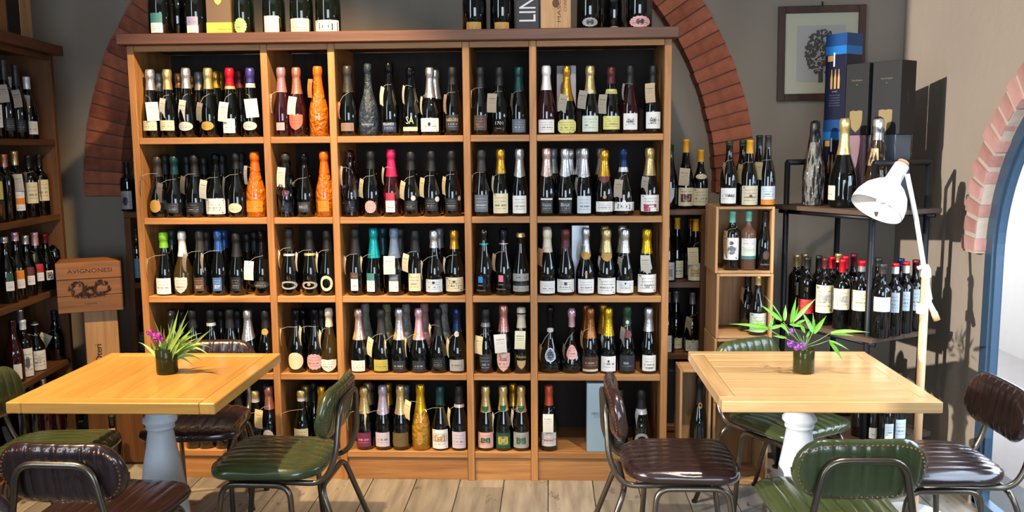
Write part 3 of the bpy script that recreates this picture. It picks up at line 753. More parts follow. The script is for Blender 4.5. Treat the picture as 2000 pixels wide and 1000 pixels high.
bay(0, 2, 230, 420, """
370 155 c b lm 300 | L r wh 575 718 136 | T 293 385 570 14 #c8c0a8 18
540 150 d a wh 378 | L s si 565 712 118
705 140 c b dk 330 | L r br 568 690 92 | S BRUT #b8b0a8 645 668 45 | T 633 350 510 34 #a09888 12
873 140 c b bl 330 | L r bl 568 688 82 | S BRUT #c8d4e8 645 668 45 | T 790 345 515 25 #b0a898 8
1040 165 c b bk 380 | L r bk 565 690 90
1270 145 c b bc 400 | O | L o dg 600 665 142 | T 1215 415 587 84 4
445 135 c b gn 275 k1
525 125 c b gn 250 k2
765 145 c b dk 330 k1
925 135 c b bl 300 k1
1135 165 c b bk 330 k1
1205 150 c b bk 330 k2
""")
bay(1, 2, 230, 420, """
1525 120 c b bk 330 | B si 355 375 | L O gr 600 675 150 | T 1478 320 470 8 18
1715 130 c b bk 330 | B lg 350 372 | L O gr 603 672 140 | L c go 615 645 30 | T 1640 340 510 10 10
1893 135 c b bk 330 | L O cr 550 690 112 | T 1822 340 520 12 14
""")
bay(2, 2, 640, 420, """
225 120 c b bk 360 | L r br 520 578 70 | L r wh 580 686 66 | T 165 375 535 24 #b8b0a0 14
395 120 c b tl 390 | L r te 528 595 78 370 | L r wh 595 695 80 370 | T 316 380 515 9 16
583 120 c b sb 390 | L r sl 540 598 84 | L r wh 600 695 86 | T 575 370 535 104 1
775 135 c b bk 345 | L r cr 530 690 110 | T 718 352 515 56 #e4dcc2 8
950 140 c b si 300 | L r pb 585 700 150 | L c dg 602 626 30 | T 860 420 580 10 12
1137 135 c b go 310 | L r cr 567 695 158 | L c dg 596 614 30 | T 1066 390 530 12 12
480 110 c b dt 360 k1
640 120 c b dk 360 k1
1000 120 c b gy 300 k1
""")
bay(3, 2, 640, 420, """
1410 120 c b no 300 | B tl 262 276 | L r cy 560 615 45 1380 | S MOSNEL #b8b8b8 634 644 50 1380 | S FRANCIACORTA #a8a8a8 680 690 90 1382
1590 120 c b bc 200 | B pk 262 270 | L r pi 547 606 45 1567 | S MOSNEL #b8b8b8 625 635 50 1567 | S FRANCIACORTA #a8a8a8 668 678 90 1567 | T 1515 355 510 30 #b8a484 6
1757 160 c b lg 185 | L r gr 532 600 142 b | L r bk 602 640 142 b | L r gr 642 695 142 b
""")
bay(4, 2, 1020, 420, """
225 128 c b cr 340 | L r wh 600 712 135 | T 165 305 465 46 #a9825c 8
393 125 c b mr 305 | L r wh 585 702 152 | L c dg 608 638 30
580 118 d b si 350 | L v go 335 410 95 | L c go 517 548 24 | L r wh 582 710 142 | T 508 265 425 22 #e0dccc 16
770 130 c b lg 340 r45 | L v go 345 425 100 | L r wh 572 718 160 | T 698 380 500 10 14
940 130 c b si 345 | L r wh 597 707 150 | L r pb 605 660 130 | L c bk 612 632 16 | T 885 385 545 40 #aaa69c 6
1142 128 c b yg 350 r45 | L r wh 540 702 164 | L r gr 640 665 40 | T 1112 365 525 86 #c8c2b6 -3
215 108 c b wh 340 k1
755 100 c b lg 340 k1
915 95 c b si 340 k1
""")
bay(0, 3, 230, 570, """
410 160 c b bk 330 | L c gr 200 220 12
600 160 c b bk 330
770 155 c b bk 280 | B si 290 318
945 150 c b bk 330
1112 165 c b si 420 v14
1312 165 c b bk 330 | L c go 340 395 60
500 170 c b bk 330 k1
860 165 c b bk 330 k1
1020 165 c b bk 330 k1
""")
bay(1, 3, 230, 570, """
1560 155 c b bc 310 | L c cr 550 702 138 | T 1493 325 480 16 #e0d8a8 10
1735 150 c b bc 310 | L z pk 562 706 152 | T 1674 315 480 22 #e0d8a8 10
1908 148 d a cr 320 | L s wh 612 725 142 | T 1856 350 510 20 #e4dcc2 12
1630 155 c b bc 320 k1
1800 155 c b bk 320 k1
""")
bay(2, 3, 640, 570, """
235 155 d b rs 435 | L c go 375 435 48 225 | L r wh 622 720 126
445 155 d b dk 390 | L r ol 615 718 130 | T 395 415 585 50 #e4deb8 14
612 150 d b si 435 | L c go 375 435 46 603 | L r dg 625 720 110 b | T 533 440 580 8 10
795 150 d b pk 435 | L c go 370 430 46 783 | L r dg 625 722 110 b | T 718 420 590 12 #e0d8b0 4
975 145 d b bk 400 | L r bk 600 700 100 | T 940 300 400 8 12
1170 150 d b nv 360 | L c si 365 415 40 | L r gr 615 718 130 b | T 1100 425 590 22 #e0d8b0 10
300 105 c s no 300 k1 r44
500 110 c e no 300 k1 r44
680 110 c s no 300 k1 r44
850 105 c q no 300 k1 r44
1030 105 c s no 300 k1 r44
""")
bay(3, 3, 640, 570, """
1415 150 c b bk 330 | B gy 290 325 | L s dg 562 725 106 | T 1378 400 565 72 #e0d2a8 4
1583 120 c b rg 365 | L s lp 550 722 118 | S Rose #604040 580 625 60 | T 1573 380 548 112 -4
1750 140 c b cr 330 | B dk 200 214 | S Palatino #b8a048 575 600 90 | L v ta 620 700 80 | T 1750 350 515 98 #e4deb8 2
""")
bay(4, 3, 1020, 570, """
250 120 k b bc 320 | L c si 340 382 60 | L O pb 515 635 94 | L o nv 525 625 76 | T 165 480 630 22 #b8a070 16
450 150 k b pk 325 | L o pk 490 615 92 | T 380 480 610 20 #a88c64 12
622 145 c b bz 420 | L r br 590 700 148 b | L r cr 702 722 140 | L c cg 360 420 50 | T 542 360 510 22 #d8a468 6
790 145 c b yg 400 | L r wh 585 722 132 b | L c dg 618 640 20 | T 725 400 500 10 16
965 130 c b gn 300 | L c si 265 300 30 | L z mr 350 425 74 | L r dg 578 715 136 b | T 910 325 490 42 #b0a898 5
1167 145 c b si 360 | L r wh 575 718 122 | L r nv 685 698 60
585 115 c b bz 380 k1
745 112 c b go 380 k1
""")
bay(0, 4, 230, 720, """
560 200 c b bk 330 | T 560 410 470 40 #b8b0a0
680 200 c b bk 330
745 200 c b dk 330 k1 | T 745 412 560 66 #cfc0a0 6
840 200 c b bk 330 | T 915 418 560 50 #cfc0a0
990 300 c b bk 400 H290
1150 200 c b lg 285 | B wh 280 318 | T 1115 422 560 64 #cfc0a0
1340 155 c b rg 370 | L z wh 550 675 100 | S Kred #404040 590 630 60 | T 1305 365 535 72 #d8c8a0 4
1265 140 c b gy 300 k1
""")
bay(1, 4, 230, 720, """
1583 195 c b lg 275 | B wh 275 308 | L r cr 545 690 132 | L v ta 590 650 50 | T 1497 395 565 20 3
1775 155 c b go 405 | L r bk 560 680 120
1905 150 c b bk 330
1625 150 c b lg 300 k1
1700 120 c b bk 300 k1
1930 190 c b cg 300 k1
""")
bay(2, 4, 640, 720, """
265 165 c b lg 405 | L r pu 580 706 130 b | T 190 400 555 16
440 150 c b li 405 v6 | L r li 578 706 130 b | T 350 400 555 24 10
607 148 c b lg 405 v6 | L r db 582 706 145 b
795 140 c y yg 395 r44 | L z go 590 690 60 | T 733 288 460 56 #e4d8b0 10
980 155 c b dt 330 | L r wh 552 724 144 | L r ta 598 662 128 | T 900 380 390 4
1170 150 c b bk 330 | B si 335 362 | L r li 572 720 126 | T 1108 365 530 24 #e4d8b0 6
300 125 c b lg 330 k1
340 130 c b dk 330 k2
490 130 c b go 330 k1
655 150 c b gy 300 k1
""")
bay(3, 4, 640, 720, """
1408 155 c b lg 395 | L v gn 350 405 60 | L r lp 578 718 140 | L r gn 625 675 85
1573 155 c b lg 380 | L v gn 340 400 60 | L r gn 582 720 130 | L r ol 618 682 90 | T 1505 410 580 16 12
1742 155 c b lg 395 | L v gn 345 405 60 | L r gr 578 718 142 | L r gn 622 680 85 | T 1680 375 530 12 10
1668 130 c b go 340 k1
""")
bay(4, 4, 1020, 720, """
235 150 c b cu 335 | L r si 580 702 132 | L r rd 640 648 126 | T 235 405 572 98
900 185 c b bk 375 | B si 380 410 | L r bk 600 700 90 b
1105 185 c b bk 375 | B si 378 425 | L O gr 585 720 125 | T 1035 400 540 22 14
""")
# gift cartons standing in the shelving
def carton(name, label, px0, px1, py_top, Y, zb, depth, mat, group=None, h=None):
    a, b = atY(px0, 300, Y).x, atY(px1, 300, Y).x; zt = h+zb if h else atY((px0+px1)/2, py_top, Y).z
    o = box(name, (a, Y, zb+.0005), (b, Y+depth, zt), mat, None, .002); tag(o, label, 'box', group); return o, a, b, zt
carton('gift_carton', 'pale printed carton behind the yellow-labelled bottle, top shelf of rightmost bay', 1087.5, 1125, 128, .16, SZ[0], .10, pm('marbled_carton', '#a39aa0', .5, var=.35, vscale=25))
carton('gift_carton', 'silver carton behind silver-topped bottles, third shelf of rightmost bay', 1116.5, 1151, 440, .16, SZ[2], .10, pm('silver_carton', '#a8abb0', .35, .6, var=.2))
o, a, b, zt = carton('gift_carton', 'tall pale blue-grey carton on the bottom shelf of the rightmost bay', 1147.5, 1186.5, 749, .012, SZ[4], .09, pm('blue_grey_carton', '#8ea5b4', .5))
def on_box(o, s, px, py0, py1, w_px, Y, mat, rot=False):
    """lettering on the front face of an unrotated box"""
    z0, z1 = atY(px, py1, Y).z, atY(px, py0, Y).z; x = atY(px, (py0+py1)/2, Y).x; sc = (Y-CAM.y)/F_PX
    c = Vector((x, Y-.0012, (z0+z1)/2))-o.location
    if rot: flat_text(s, z1-z0, w_px*sc, c, (0, 0, 1), (-1, 0, 0), mat, o)
    else: flat_text(s, w_px*sc, z1-z0, c, (1, 0, 0), (0, 0, 1), mat, o)
INKG = pm('ink_grey', '#5a6670', .6)
on_box(o, 'MIRCON', 1168, 805, 811, 25, .012, INKG); on_box(o, 'BRUT NATURE', 1168, 813, 815.5, 16, .012, INKG)

# bottles and boxes on top of the shelving
ZTOP = ZT+.049
def top_place(px, k, r):
    Y = .045+r+k*.12; return atY(px, 40, Y).x, Y
row(top_place, 'left half, on top of the shelving', 'magnum bottles on top of the shelving', 230, 0, 4.255, ZTOP, """
360 -600 c b bk -300 r56 H400 | L r te 110 192 96 | L r wh 192 275 98
500 -600 c b bk -300 r56 H400 k1
655 -600 c b bk -300 r56 H400 | L r lv 140 215 92 | L r pg 215 275 94
1045 -600 c g bk -300 r50 H380 | L z lg 150 290 102
1300 -600 c g bk -300 r52 H380 | L r pk 133 285 122 | L r wh 145 285 100
1530 -600 c g lg -300 r54 H390 | L r cr 155 290 150
1750 -600 c g lg -300 r58 H400 | L r wh 168 290 190
""")
row(top_place, 'right half, on top of the shelving', 'magnum bottles on top of the shelving', 860, 0, 4.255, ZTOP, """
285 -600 c b bk -300 r56 H400 | L r go 185 270 118
515 -600 c b bk -300 r56 H400 | L r go 187 270 115
1240 -600 c b bk -300 r58 H400 | L z gr 148 225 125 | L c bk 160 212 60
1440 -600 c b bk -300 r56 H400 k1 | L z ta 220 290 100
1650 -600 c b bk -300 r60 H410 | L z pk 133 232 165 | L c bk 155 208 70
""")
o, a, b, zt = carton('gift_carton', 'brown carton with yellow band and gold emblem on top of the shelving', 416, 463.5, 0, .06, ZTOP, .11, pm('brown_carton', '#5c4a38', .5), h=.36)
box('yellow_band', (a-o.location.x-.0006, -.0556, -.1795), (b-o.location.x+.0006, .055, -.1795+.058), pm('yellow_carton_band', '#c9a545', .5), o, 0)
obj('emblem', mesh([(x*.018, -.0565, .0-.02+y*.024) for x, y in outline('s')], [tuple(range(36))]), o, pm('gold_emblem', '#d8a850', .3, .6))
on_box(o, 'Bottaia Maura', 443, 55.5, 58.5, 30, .0605, pm('ink_brown', '#4a3010', .6))
o, a, b, zt = carton('gift_carton', 'black carton with big white letters up its side, on top of the shelving', 1009, 1054, 0, .06, ZTOP, .12, pm('black_carton', '#0c0d11', .5), h=.42)
on_box(o, 'LINI', 1030, -13, 42, 31, .06, pm('ink_white', '#d8d8e0', .6), rot=True)
o, a, b, zt = carton('wooden_wine_box', 'pale wooden box with brown stamped letters, on top of the shelving', 1057, 1115, 0, .05, ZTOP, .13, CRATE[2], h=.46)
on_box(o, 'MASO', 1092, -3, 43, 6.5, .05, pm('ink_stamp', '#5a3c28', .7), rot=True); on_box(o, 'CONS', 1104, -3, 22, 5.5, .05, pm('ink_stamp', '#5a3c28', .7), rot=True)
obj('stamped_crest', mesh([((x*.016), -.0665, -.11-.0+y*.02) for x, y in outline('z')], [tuple(range(64))]), o, pm('ink_stamp', '#5a3c28', .7))

# right end of the low cabinet behind, left end too
def bk_place(px, k, r):
    Y = BY+.02+r+k*.08; return atY(px, 400, Y).x, Y
ZB = [1.266, .895, .523, .144]
row(bk_place, 'on low cabinet right of shelving', 'bottles at the right end of the low cabinet', 1020, 270, 4.651, ZB[0], """
1344 60 f g gn 150 | L v wh 450 612 100 1335
1480 10 f b ye 130 r40 | L r cr 450 615 130 | L r mr 508 580 100 | T 1460 272 430 90 #c0ac90 5
1615 105 u g ye 215 r39 | L o cr 325 372 92 | L r cr 455 612 130
""")
row(bk_place, 'upper compartment of low cabinet', 'bottles at the right end of the low cabinet', 1020, 420, 4.651, ZB[1], """
1338 25 f b bk 130 | L r wh 430 592 90 | L r gr 490 560 50
1412 25 f b ye 130 k1 | L r cr 415 570 104
1580 35 f b ye 148 r40 | L r cr 437 600 130 | L r ta 485 560 95 | T 1540 295 450 95 #cfc096 -3
1535 30 f b br 120 k1
""".replace('br 120', 'bz 120'))
row(bk_place, 'lower compartment of low cabinet', 'bottles at the right end of the low cabinet', 1020, 570, 4.651, ZB[2], """
1336 0 f b gy 100 | L r wh 395 550 60
1412 -8 f b gy 98 k1 | L r cr 420 530 105 | L c ta 410 445 26
1562 5 f b gy 115 | L r pg 440 540 120 | L c ta 430 465 26 | T 1505 232 390 56 #b09c78 8
""")
o, a, b, zt = carton('wine_carton', 'tall black carton in the lowest compartment right of the shelving', 1304, 1324, 655, BY+.04, .1445, .12, pm('navy_carton', '#14161e', .5), h=.345)
on_box(o, 'BRUT', 1314, 722, 726, 14, BY+.04, INKG)
row(bk_place, 'on low cabinet left of shelving', 'bottles at the left end of the low cabinet', 230, 270, 4.651, ZB[0], """
100 280 b b bk 330 r36 H255 | L r gr 480 645 104 | L c dg 530 610 50
""")
row(bk_place, 'upper compartment, left of shelving', 'bottles at the left end of the low cabinet', 230, 420, 4.651, ZB[1], """
150 120 b b bk 200 | L r lb 395 570 92
""")
row(bk_place, 'middle compartment, left of shelving', 'bottles at the left end of the low cabinet', 230, 570, 4.651, ZB[2], """
180 80 b b bk 180 | L r gg 362 532 100
""")

# side shelving bottles: their labels face the room
def left_place(px, k, r):
    d = ray(px, 400); n = Vector((LDIR.y, -LDIR.x)); off = .015+r+k*.085   # n points into the room
    # point = LEND + t*LDIR - n*off ; also CAM + s*d
    A = Vector((LEND.x, LEND.y))-n*off
    det = d.x*(-LDIR.y)-(-LDIR.x)*d.y
    bx, by = A.x-CAM.x, A.y-CAM.y
    s = (bx*(-LDIR.y)-(-LDIR.x)*by)/det
    return CAM.x+s*d.x, CAM.y+s*d.y
def lrow(i, lines, ox, oy, sc):
    row(left_place, ROWW[i]+' of side shelving', 'wine bottles on the %s of the side shelving' % ROWW[i], ox, oy, sc, SZ[i], lines, phi=math.radians(48))
lrow(0, """
15 440 b b wh 480 r37 | L r wh 680 830 60 | T 25 548 665 60 #a8a39a -8
90 385 u b dk 520 | L r dg 770 850 60 | T 112 582 698 50 #a8a39a -10
165 420 u b dk 560 | L r bk 780 860 60
232 500 u b wh 580 | L r wh 790 875 70 | T 185 618 730 72 #a39c90 6
118 500 u b wh 570 k1
""", 0, 0, 3.333)
lrow(1, """
-10 200 b b bk 300 | L r ol 420 560 40
55 205 b b cp 305 | T 88 395 540 56 #b5a488 -10
140 180 b b lg 290 | L r wh 500 548 76 | L r or 548 600 76 | L r wh 600 648 76 | T 165 362 498 90 #b5aca0 -4
245 215 b b bk 310 | L r cr 425 590 80 | T 215 350 420 50 #a89c90
330 210 b b bk 300 | L r cr 405 570 84 | T 315 375 560 52 #b8a898
""", 0, 250, 4)
lrow(2, """
10 130 u b si 180 | L r gn 415 480 50 | L r wh 482 555 60
95 95 u b pk 165 | L r or 395 465 64 | L r wh 465 535 66 | T 130 310 500 28 #a09a90
175 120 u b si 190 | L r mr 370 435 64 | L r wh 437 508 66
250 95 u b pk 200 | L r rd 345 410 64 | L r wh 412 478 64 | T 295 265 430 30 #a8a298
330 110 u b dr 180 | L r wh 395 468 52 | L r br 405 458 36
400 80 b b dr 140 | L r wh 372 516 84 | L r nv 425 465 70 | T 385 258 392 88 #c0b4a4 -8
""", 0, 430, 4)
lrow(3, """
15 150 u r no 200 | L r wh 440 540 50
85 150 b b wh 215 | L r wh 338 520 74 | L o sl 390 470 30
165 160 u b bk 185 | B wh 165 190 | L r wh 352 495 90 | L c si 385 425 34 | T 205 240 330 40 #c8bca0 -10
235 140 u b bk 165 k1 | B wh 140 165 | L r wh 350 470 60
300 90 u b bk 150 | T 318 230 330 76 #cfc8a4 30
355 50 b b bk 120 | L r ta 285 405 76 | L c gr 330 380 36 | T 390 185 290 42 #b0a488 -12
75 80 b b si 170 k1
""", 0, 580, 3.333)
lrow(4, """
20 560 b b bk 600 r37
105 530 b b gn 600 | L r wh 895 975 60 | T 95 820 930 55 #a89f90 -16
190 530 u r si 600 | L r mi 888 975 76
265 530 u r bk 600 | L c pb 880 950 70 | T 265 765 868 75 #c8c4bc -8
345 530 b b dr 600 | L r br 780 850 52 | L r wh 860 890 50
400 530 b b bk 600 | L r wh 820 890 50 | T 395 765 830 50 #b0a894
""", 0, 580, 3.333)
# boxes on top of the side shelving
def box_on_left(name, label, t0, t1, off, dep, h, mat):
    n = Vector((LDIR.y, -LDIR.x)); c = LEND-LDIR*((t0+t1)/2)-n*(off+dep/2)
    o = obj(name, box_me(t1-t0, dep, h), None, mat, loc=(c.x, c.y, ZTOP+h/2+.0005)); o.rotation_euler = (0, 0, LANG); tag(o, label, 'box'); return o
box_on_left('wooden_wine_box', 'pale wooden wine box on the side shelving, near its far end', .13, .245, .03, .12, .40, CRATE[2])
box_on_left('wine_carton', 'black carton between two wooden boxes on the side shelving', .25, .37, .03, .10, .40, pm('black_carton', '#0c0d11', .5))
box_on_left('wooden_wine_box', 'wooden box farthest left on the side shelving', .375, .47, .03, .12, .42, BROWNCRATE[2])

# ------------------------------------------------------------------ wooden crates and boxes at the right of the shelving
def crate(label, px0, px1, Y, z0, z1, depth, group=None, th=.012):
    a, b = atY(px0, 450, Y).x, atY(px1, 450, Y).x; c = (a+b)/2
    e = empty('wooden_crate', (c, Y, z0)); tag(e, label, 'crate', group); w = (b-a)/2; h = z1-z0
    box('side_panel', (-w, 0, .001), (-w+th, depth, h), CRATE[2], e); box('side_panel', (w-th, 0, .001), (w, depth, h), CRATE[2], e)
    box('top_panel', (-w+th+.0005, 0, h-th), (w-th-.0005, depth, h), CRATE[0], e); box('bottom_panel', (-w+th+.0005, 0, .001), (w-th-.0005, depth, th), CRATE[0], e)
    box('back_panel', (-w+th, depth-.008, th), (w-th, depth, h-th), CRATE[2], e); return e
CY = -.03
crate('open pale wooden crate, topmost of the stack right of the shelving', 1398, 1513, CY, 1.003, 1.307, .27, 'crates stacked right of the shelving')
crate('open wooden crate second from top, behind the bamboo leaves', 1402, 1514, CY, .700, 1.002, .27, 'crates stacked right of the shelving')
crate('open wooden crate third from top, behind the green chair', 1400, 1512, CY, .398, .699, .27, 'crates stacked right of the shelving')
crate('wooden crate on the floor under the crate stack', 1400, 1512, CY, .004, .397, .27, 'crates stacked right of the shelving')
crate('tall pale wooden box holding one bottle beside the brown chair', 1333, 1396, -.06, .161, .562, .16)
crate('low wooden box on the floor under the tall pale box', 1333, 1396, -.06, .004, .160, .16)
pk = box('rough_plank', (atY(1388, 500, .2).x, .2, .003), (atY(1398, 500, .2).x, .28, 1.26), wood('rough_bark_wood', '#4a3424', '#20160f', 2, .9), None, .01)
tag(pk, 'dark rough plank standing upright between cabinet end and crate stack', 'plank')
def cr_place(px, k, r):
    Y = CY+.015+r+k*.085; return atY(px, 500, Y).x, Y
row(cr_place, 'on top of the crate stack', 'wine bottles on top of the crate stack', 1380, 220, 4, 1.3075, """
160 220 u b gn 225 r40 | L r wh 590 710 112 185 b | S VALL #303030 634 660 84 200 | T 132 390 520 18 #b8a078 12
318 215 f b ye 320 r39 | L r cr 572 722 120 | L c mr 640 665 24 | T 258 405 555 34 #b0986c 8
457 178 f b dk 270 r37 | L r pb 575 680 105 | L r or 682 720 105 | T 400 388 525 60 #b09c74 4
262 215 u b gn 260 k1
390 178 f b bk 260 k1
""")
row(cr_place, 'inside the topmost crate', 'wine bottles inside the topmost crate', 1380, 420, 4, 1.0155, """
196 -30 b b tb 60 r36 | L r wh 178 350 116 185 b | L c mr 205 235 34 200 | L z sl 240 310 60 200 | T 145 125 340 30 #b89c70
322 -30 b p tb 50 r35 | L r wh 183 250 110 | L r pg 250 320 110 g | L r te 320 345 110
450 -30 u b bk 60 r38 | L c br 280 345 50 | S RISERVA #908070 380 392 80
""")
row(cr_place, 'inside the second crate', 'wine bottles inside the second crate', 1380, 420, 4, .7125, """
330 470 u b bk 560 k1 | T 275 570 690 24 #b89060 10
410 475 u b lg 550 r39 | L r pg 768 915 126
""")
def tb_place(px, k, r): return atY(px, 800, .0).x, .0
row(tb_place, 'in the pale box by the brown chair', 'bottle in the pale wooden box', 1020, 720, 4.651, .1735, """
1608 140 d g bk 330 r44 H345 | L O go 318 370 34
""")

# crates at the left of the shelving
e = box('low_cupboard', (-2.33, .18, .003), (-2.035, .40, .36), DARKOAK[0], None, .004); tag(e, 'low dark wooden cupboard in the left corner', 'cupboard')
for i, (a, b) in enumerate(((-2.325, -2.186), (-2.18, -2.04))): box('door', (a+2.1825, -.118, -.165), (b+2.1825, -.110, .165), DARKOAK[2], e)
a, b = atY(156, 650, .2).x, atY(214, 650, .2).x
zt = atY(185, 606, .2).z
tallb = box('wooden_wine_box', (a, .2, .3605), (b, .36, zt), CRATE[2], None, .003); tag(tallb, 'tall pale wooden wine box with burnt lettering under the flat brown crate', 'box'); tallb.rotation_euler = (0, 0, math.radians(24))
on_box(tallb, 'Oteri', 180, 672, 706, 12, .1985, pm('ink_stamp_dark', '#3a2416', .7), rot=True)
a, b = atY(127, 560, .17).x, atY(240, 560, .17).x; zc0, zc1 = zt+.0006, atY(185, 511, .17).z
avi = empty('flat_wooden_crate', ((a+b)/2-.01, .15, zc0), math.radians(24)); tag(avi, 'brown wooden wine crate with stamped crest and name in the left corner', 'crate')
w, h = (b-a)/2, zc1-zc0
for i in range(3): box('front_board', (-w, 0+(.003 if i == 1 else 0), h*i/3+.001), (w, .012, h*(i+1)/3-.001), BROWNCRATE[0], avi)
box('side_panel', (-w, .0125, 0), (-w+.01, .2, h), BROWNCRATE[1], avi); box('side_panel', (w-.01, .0125, 0), (w, .2, h), BROWNCRATE[1], avi); box('top_panel', (-w+.011, .0125, h-.01), (w-.011, .2, h), BROWNCRATE[0], avi)
box('bottom_panel', (-w+.011, .0125, 0), (w-.011, .2, .01), BROWNCRATE[0], avi)
ST = pm('ink_burnt', '#3c2414', .8)
flat_text('AVIGNONESI', w*1.35, .020, (.03*w, -.0012, h*.83), (1, 0, 0), (0, 0, 1), ST, avi)
random.seed(5)
def leaf_stamp(cx, cz, rx, rz, n, y=-.0046):
    V, Fc = [], []
    for q in range(n):
        a = random.uniform(0, 2*PI); rr = random.uniform(.55, 1.05); t = a+random.uniform(.5, 1.4); l_, w_ = .010, .0035; k = len(V)
        x, z = cx+math.cos(a)*rx*rr, cz+math.sin(a)*rz*rr
        V += [(x-math.cos(t)*l_, y, z-math.sin(t)*l_), (x+math.sin(t)*w_, y, z-math.cos(t)*w_), (x+math.cos(t)*l_, y, z+math.sin(t)*l_), (x-math.sin(t)*w_, y, z+math.cos(t)*w_)]; Fc.append((k, k+1, k+2, k+3))
    o = obj('stamped_crest', mesh(V, Fc), avi, ST); o['kind'] = 'stuff'
for sx in (-1, 1): leaf_stamp(sx*w*.36, h*.47, w*.26, h*.15, 60, -.0012)
leaf_stamp(0, h*.42, w*.16, h*.10, 40, -.0014); leaf_stamp(0, h*.33, w*.42, h*.03, 36, -.0013)
flat_text('TOSCANA', w*.4, .008, (0, -.0012, h*.17), (1, 0, 0), (0, 0, 1), ST, avi)
row(lambda px, k, r: (atY(px, 850, .05).x, .05), 'on the floor in the left corner', 'bottle on the floor in the left corner', 0, 580, 3.333, .0, """
735 600 b b bk 700 r40 H300 | L r ta 865 940 80
""".replace('735 600', '735 610'))

# ------------------------------------------------------------------ picture on the back wall
pc = empty('picture_frame', (0, 0, 0)); PY = YW-.022
p00, p11 = atY(1517, 197, PY), atY(1694, 9, PY); cxp, czp = (p00.x+p11.x)/2, (p00.z+p11.z)/2; hw, hh = (p11.x-p00.x)/2, (p11.z-p00.z)/2
pc.location = (cxp, PY, czp); pc.rotation_euler = (0, math.radians(-.6), 0); tag(pc, 'framed tree print in dark wood frame on the back wall', 'picture')
FRM = wood('picture_frame_wood', '#4a2c22', '#2c1a15', 2, .3, coat=.4); fw_ = .037
for a_, b_ in (((-hw, 0, -hh), (-hw+fw_, .02, hh)), ((hw-fw_, 0, -hh), (hw, .02, hh)), ((-hw+fw_, 0, hh-fw_), (hw-fw_, .02, hh)), ((-hw+fw_, 0, -hh), (hw-fw_, .02, -hh+fw_))): box('frame_rail', a_, b_, FRM, pc)
box('mat_board', (-hw+fw_, .010, -hh+fw_), (hw-fw_, .014, hh-fw_), pm('mat_paper', '#b9b69e', .7), pc, 0)
box('print_sheet', (-hw+.10, .008, -hh+.10), (hw-.10, .0095, hh-.10), pm('print_paper', '#a9a6a0', .7), pc, 0)
Vt = []
random.seed(3)
tv, tf = [], []
for i in range(420):
    a = random.uniform(0, 2*PI); rr = math.sqrt(random.random()); x, z = math.cos(a)*rr*.085, math.sin(a)*rr*.115+.01; s = random.uniform(.004, .010); n = len(tv)
    for k in range(5): t = 2*PI*k/5+a; tv.append((x+math.cos(t)*s*random.uniform(.5, 1.2), .0075-.00001*i*.1, z+math.sin(t)*s*random.uniform(.5, 1.2)))
    tf.append(tuple(range(n, n+5)))
tr = obj('tree_drawing', mesh(tv, tf), pc, pm('etching_ink', '#4a4844', .8, var=.5, vscale=60)); tr['kind'] = 'stuff'
box('tree_trunk_drawing', (-.012, .0072, -.15), (.012, .0076, -.09), pm('etching_ink', '#4a4844', .8), pc, 0)
tube('hook', [(0, .004, hh), (0, .0, hh+.012), (0, .01, hh+.018)], .004, pm('dark_iron', '#1d1e20', .5, .6), pc)

# ------------------------------------------------------------------ metal pipe rack
IRON = pm('black_iron_pipe', '#23262a', .45, .6)
RSH = wood('rack_shelf_wood', '#5a4638', '#3c2e24', 0, .55)
rk = empty('pipe_rack', (1.12, .21, 0)); A_, B_ = Vector((1.125, .21)), Vector((1.372, -.222))
ru = (B_-A_).normalized(); rn = Vector((-ru.y, ru.x)); RL, RD = (B_-A_).length, .345
rk.location = (A_.x, A_.y, 0); rk.rotation_euler = (0, 0, math.atan2(ru.y, ru.x)); tag(rk, 'black pipe rack with dark wooden shelves in the right corner', 'rack')
RZ = [1.300, .757, .285]
for (x, y) in ((0, 0), (RL, 0), (RL, RD), (0, RD)):
    top = 1.50
    tube('post', [(x, y, .005), (x, y, top)], .0135, IRON, rk, n=12)
    for z in RZ+[.02]:
        obj('flange', lathe_me([(z-.03, .0135), (z-.03, .019), (z-.012, .019), (z-.012, .0135)], 12), rk, IRON, smooth=True, loc=(x, y, 0)) if z > .05 else obj('foot', lathe_me([(.0, .03), (.006, .03), (.008, .014)], 14), rk, IRON, loc=(x, y, .003))
for x in (0, RL): tube('top_bar', [(x, 0, 1.50), (x, RD, 1.50)], .0135, IRON, rk)
for z in RZ:
    for y in (0, RD): tube('shelf_bar', [(-.04, y, z-.032), (RL+.04, y, z-.032)], .0105, IRON, rk)
    for y0_, y1_ in ((-.035, .17), (.173, RD+.035)): box('shelf_board', (-.05, y0_, z-.021), (RL+.05, y1_, z), RSH, rk)
def rk_xy(px, y_local, x_lo=None):
    """point on the line y_local of the rack seen at px"""
    d = ray(px, 500); o2 = A_+rn*y_local; det = d.x*(-ru.y)-(-ru.x)*d.y; bx, by = o2.x-CAM.x, o2.y-CAM.y
    s = (bx*(-ru.y)-(-ru.x)*by)/det; return CAM.x+s*d.x, CAM.y+s*d.y
def yl_place(yl):
    def f(px, k, r): return rk_xy(px, yl+k*.085)
    return f
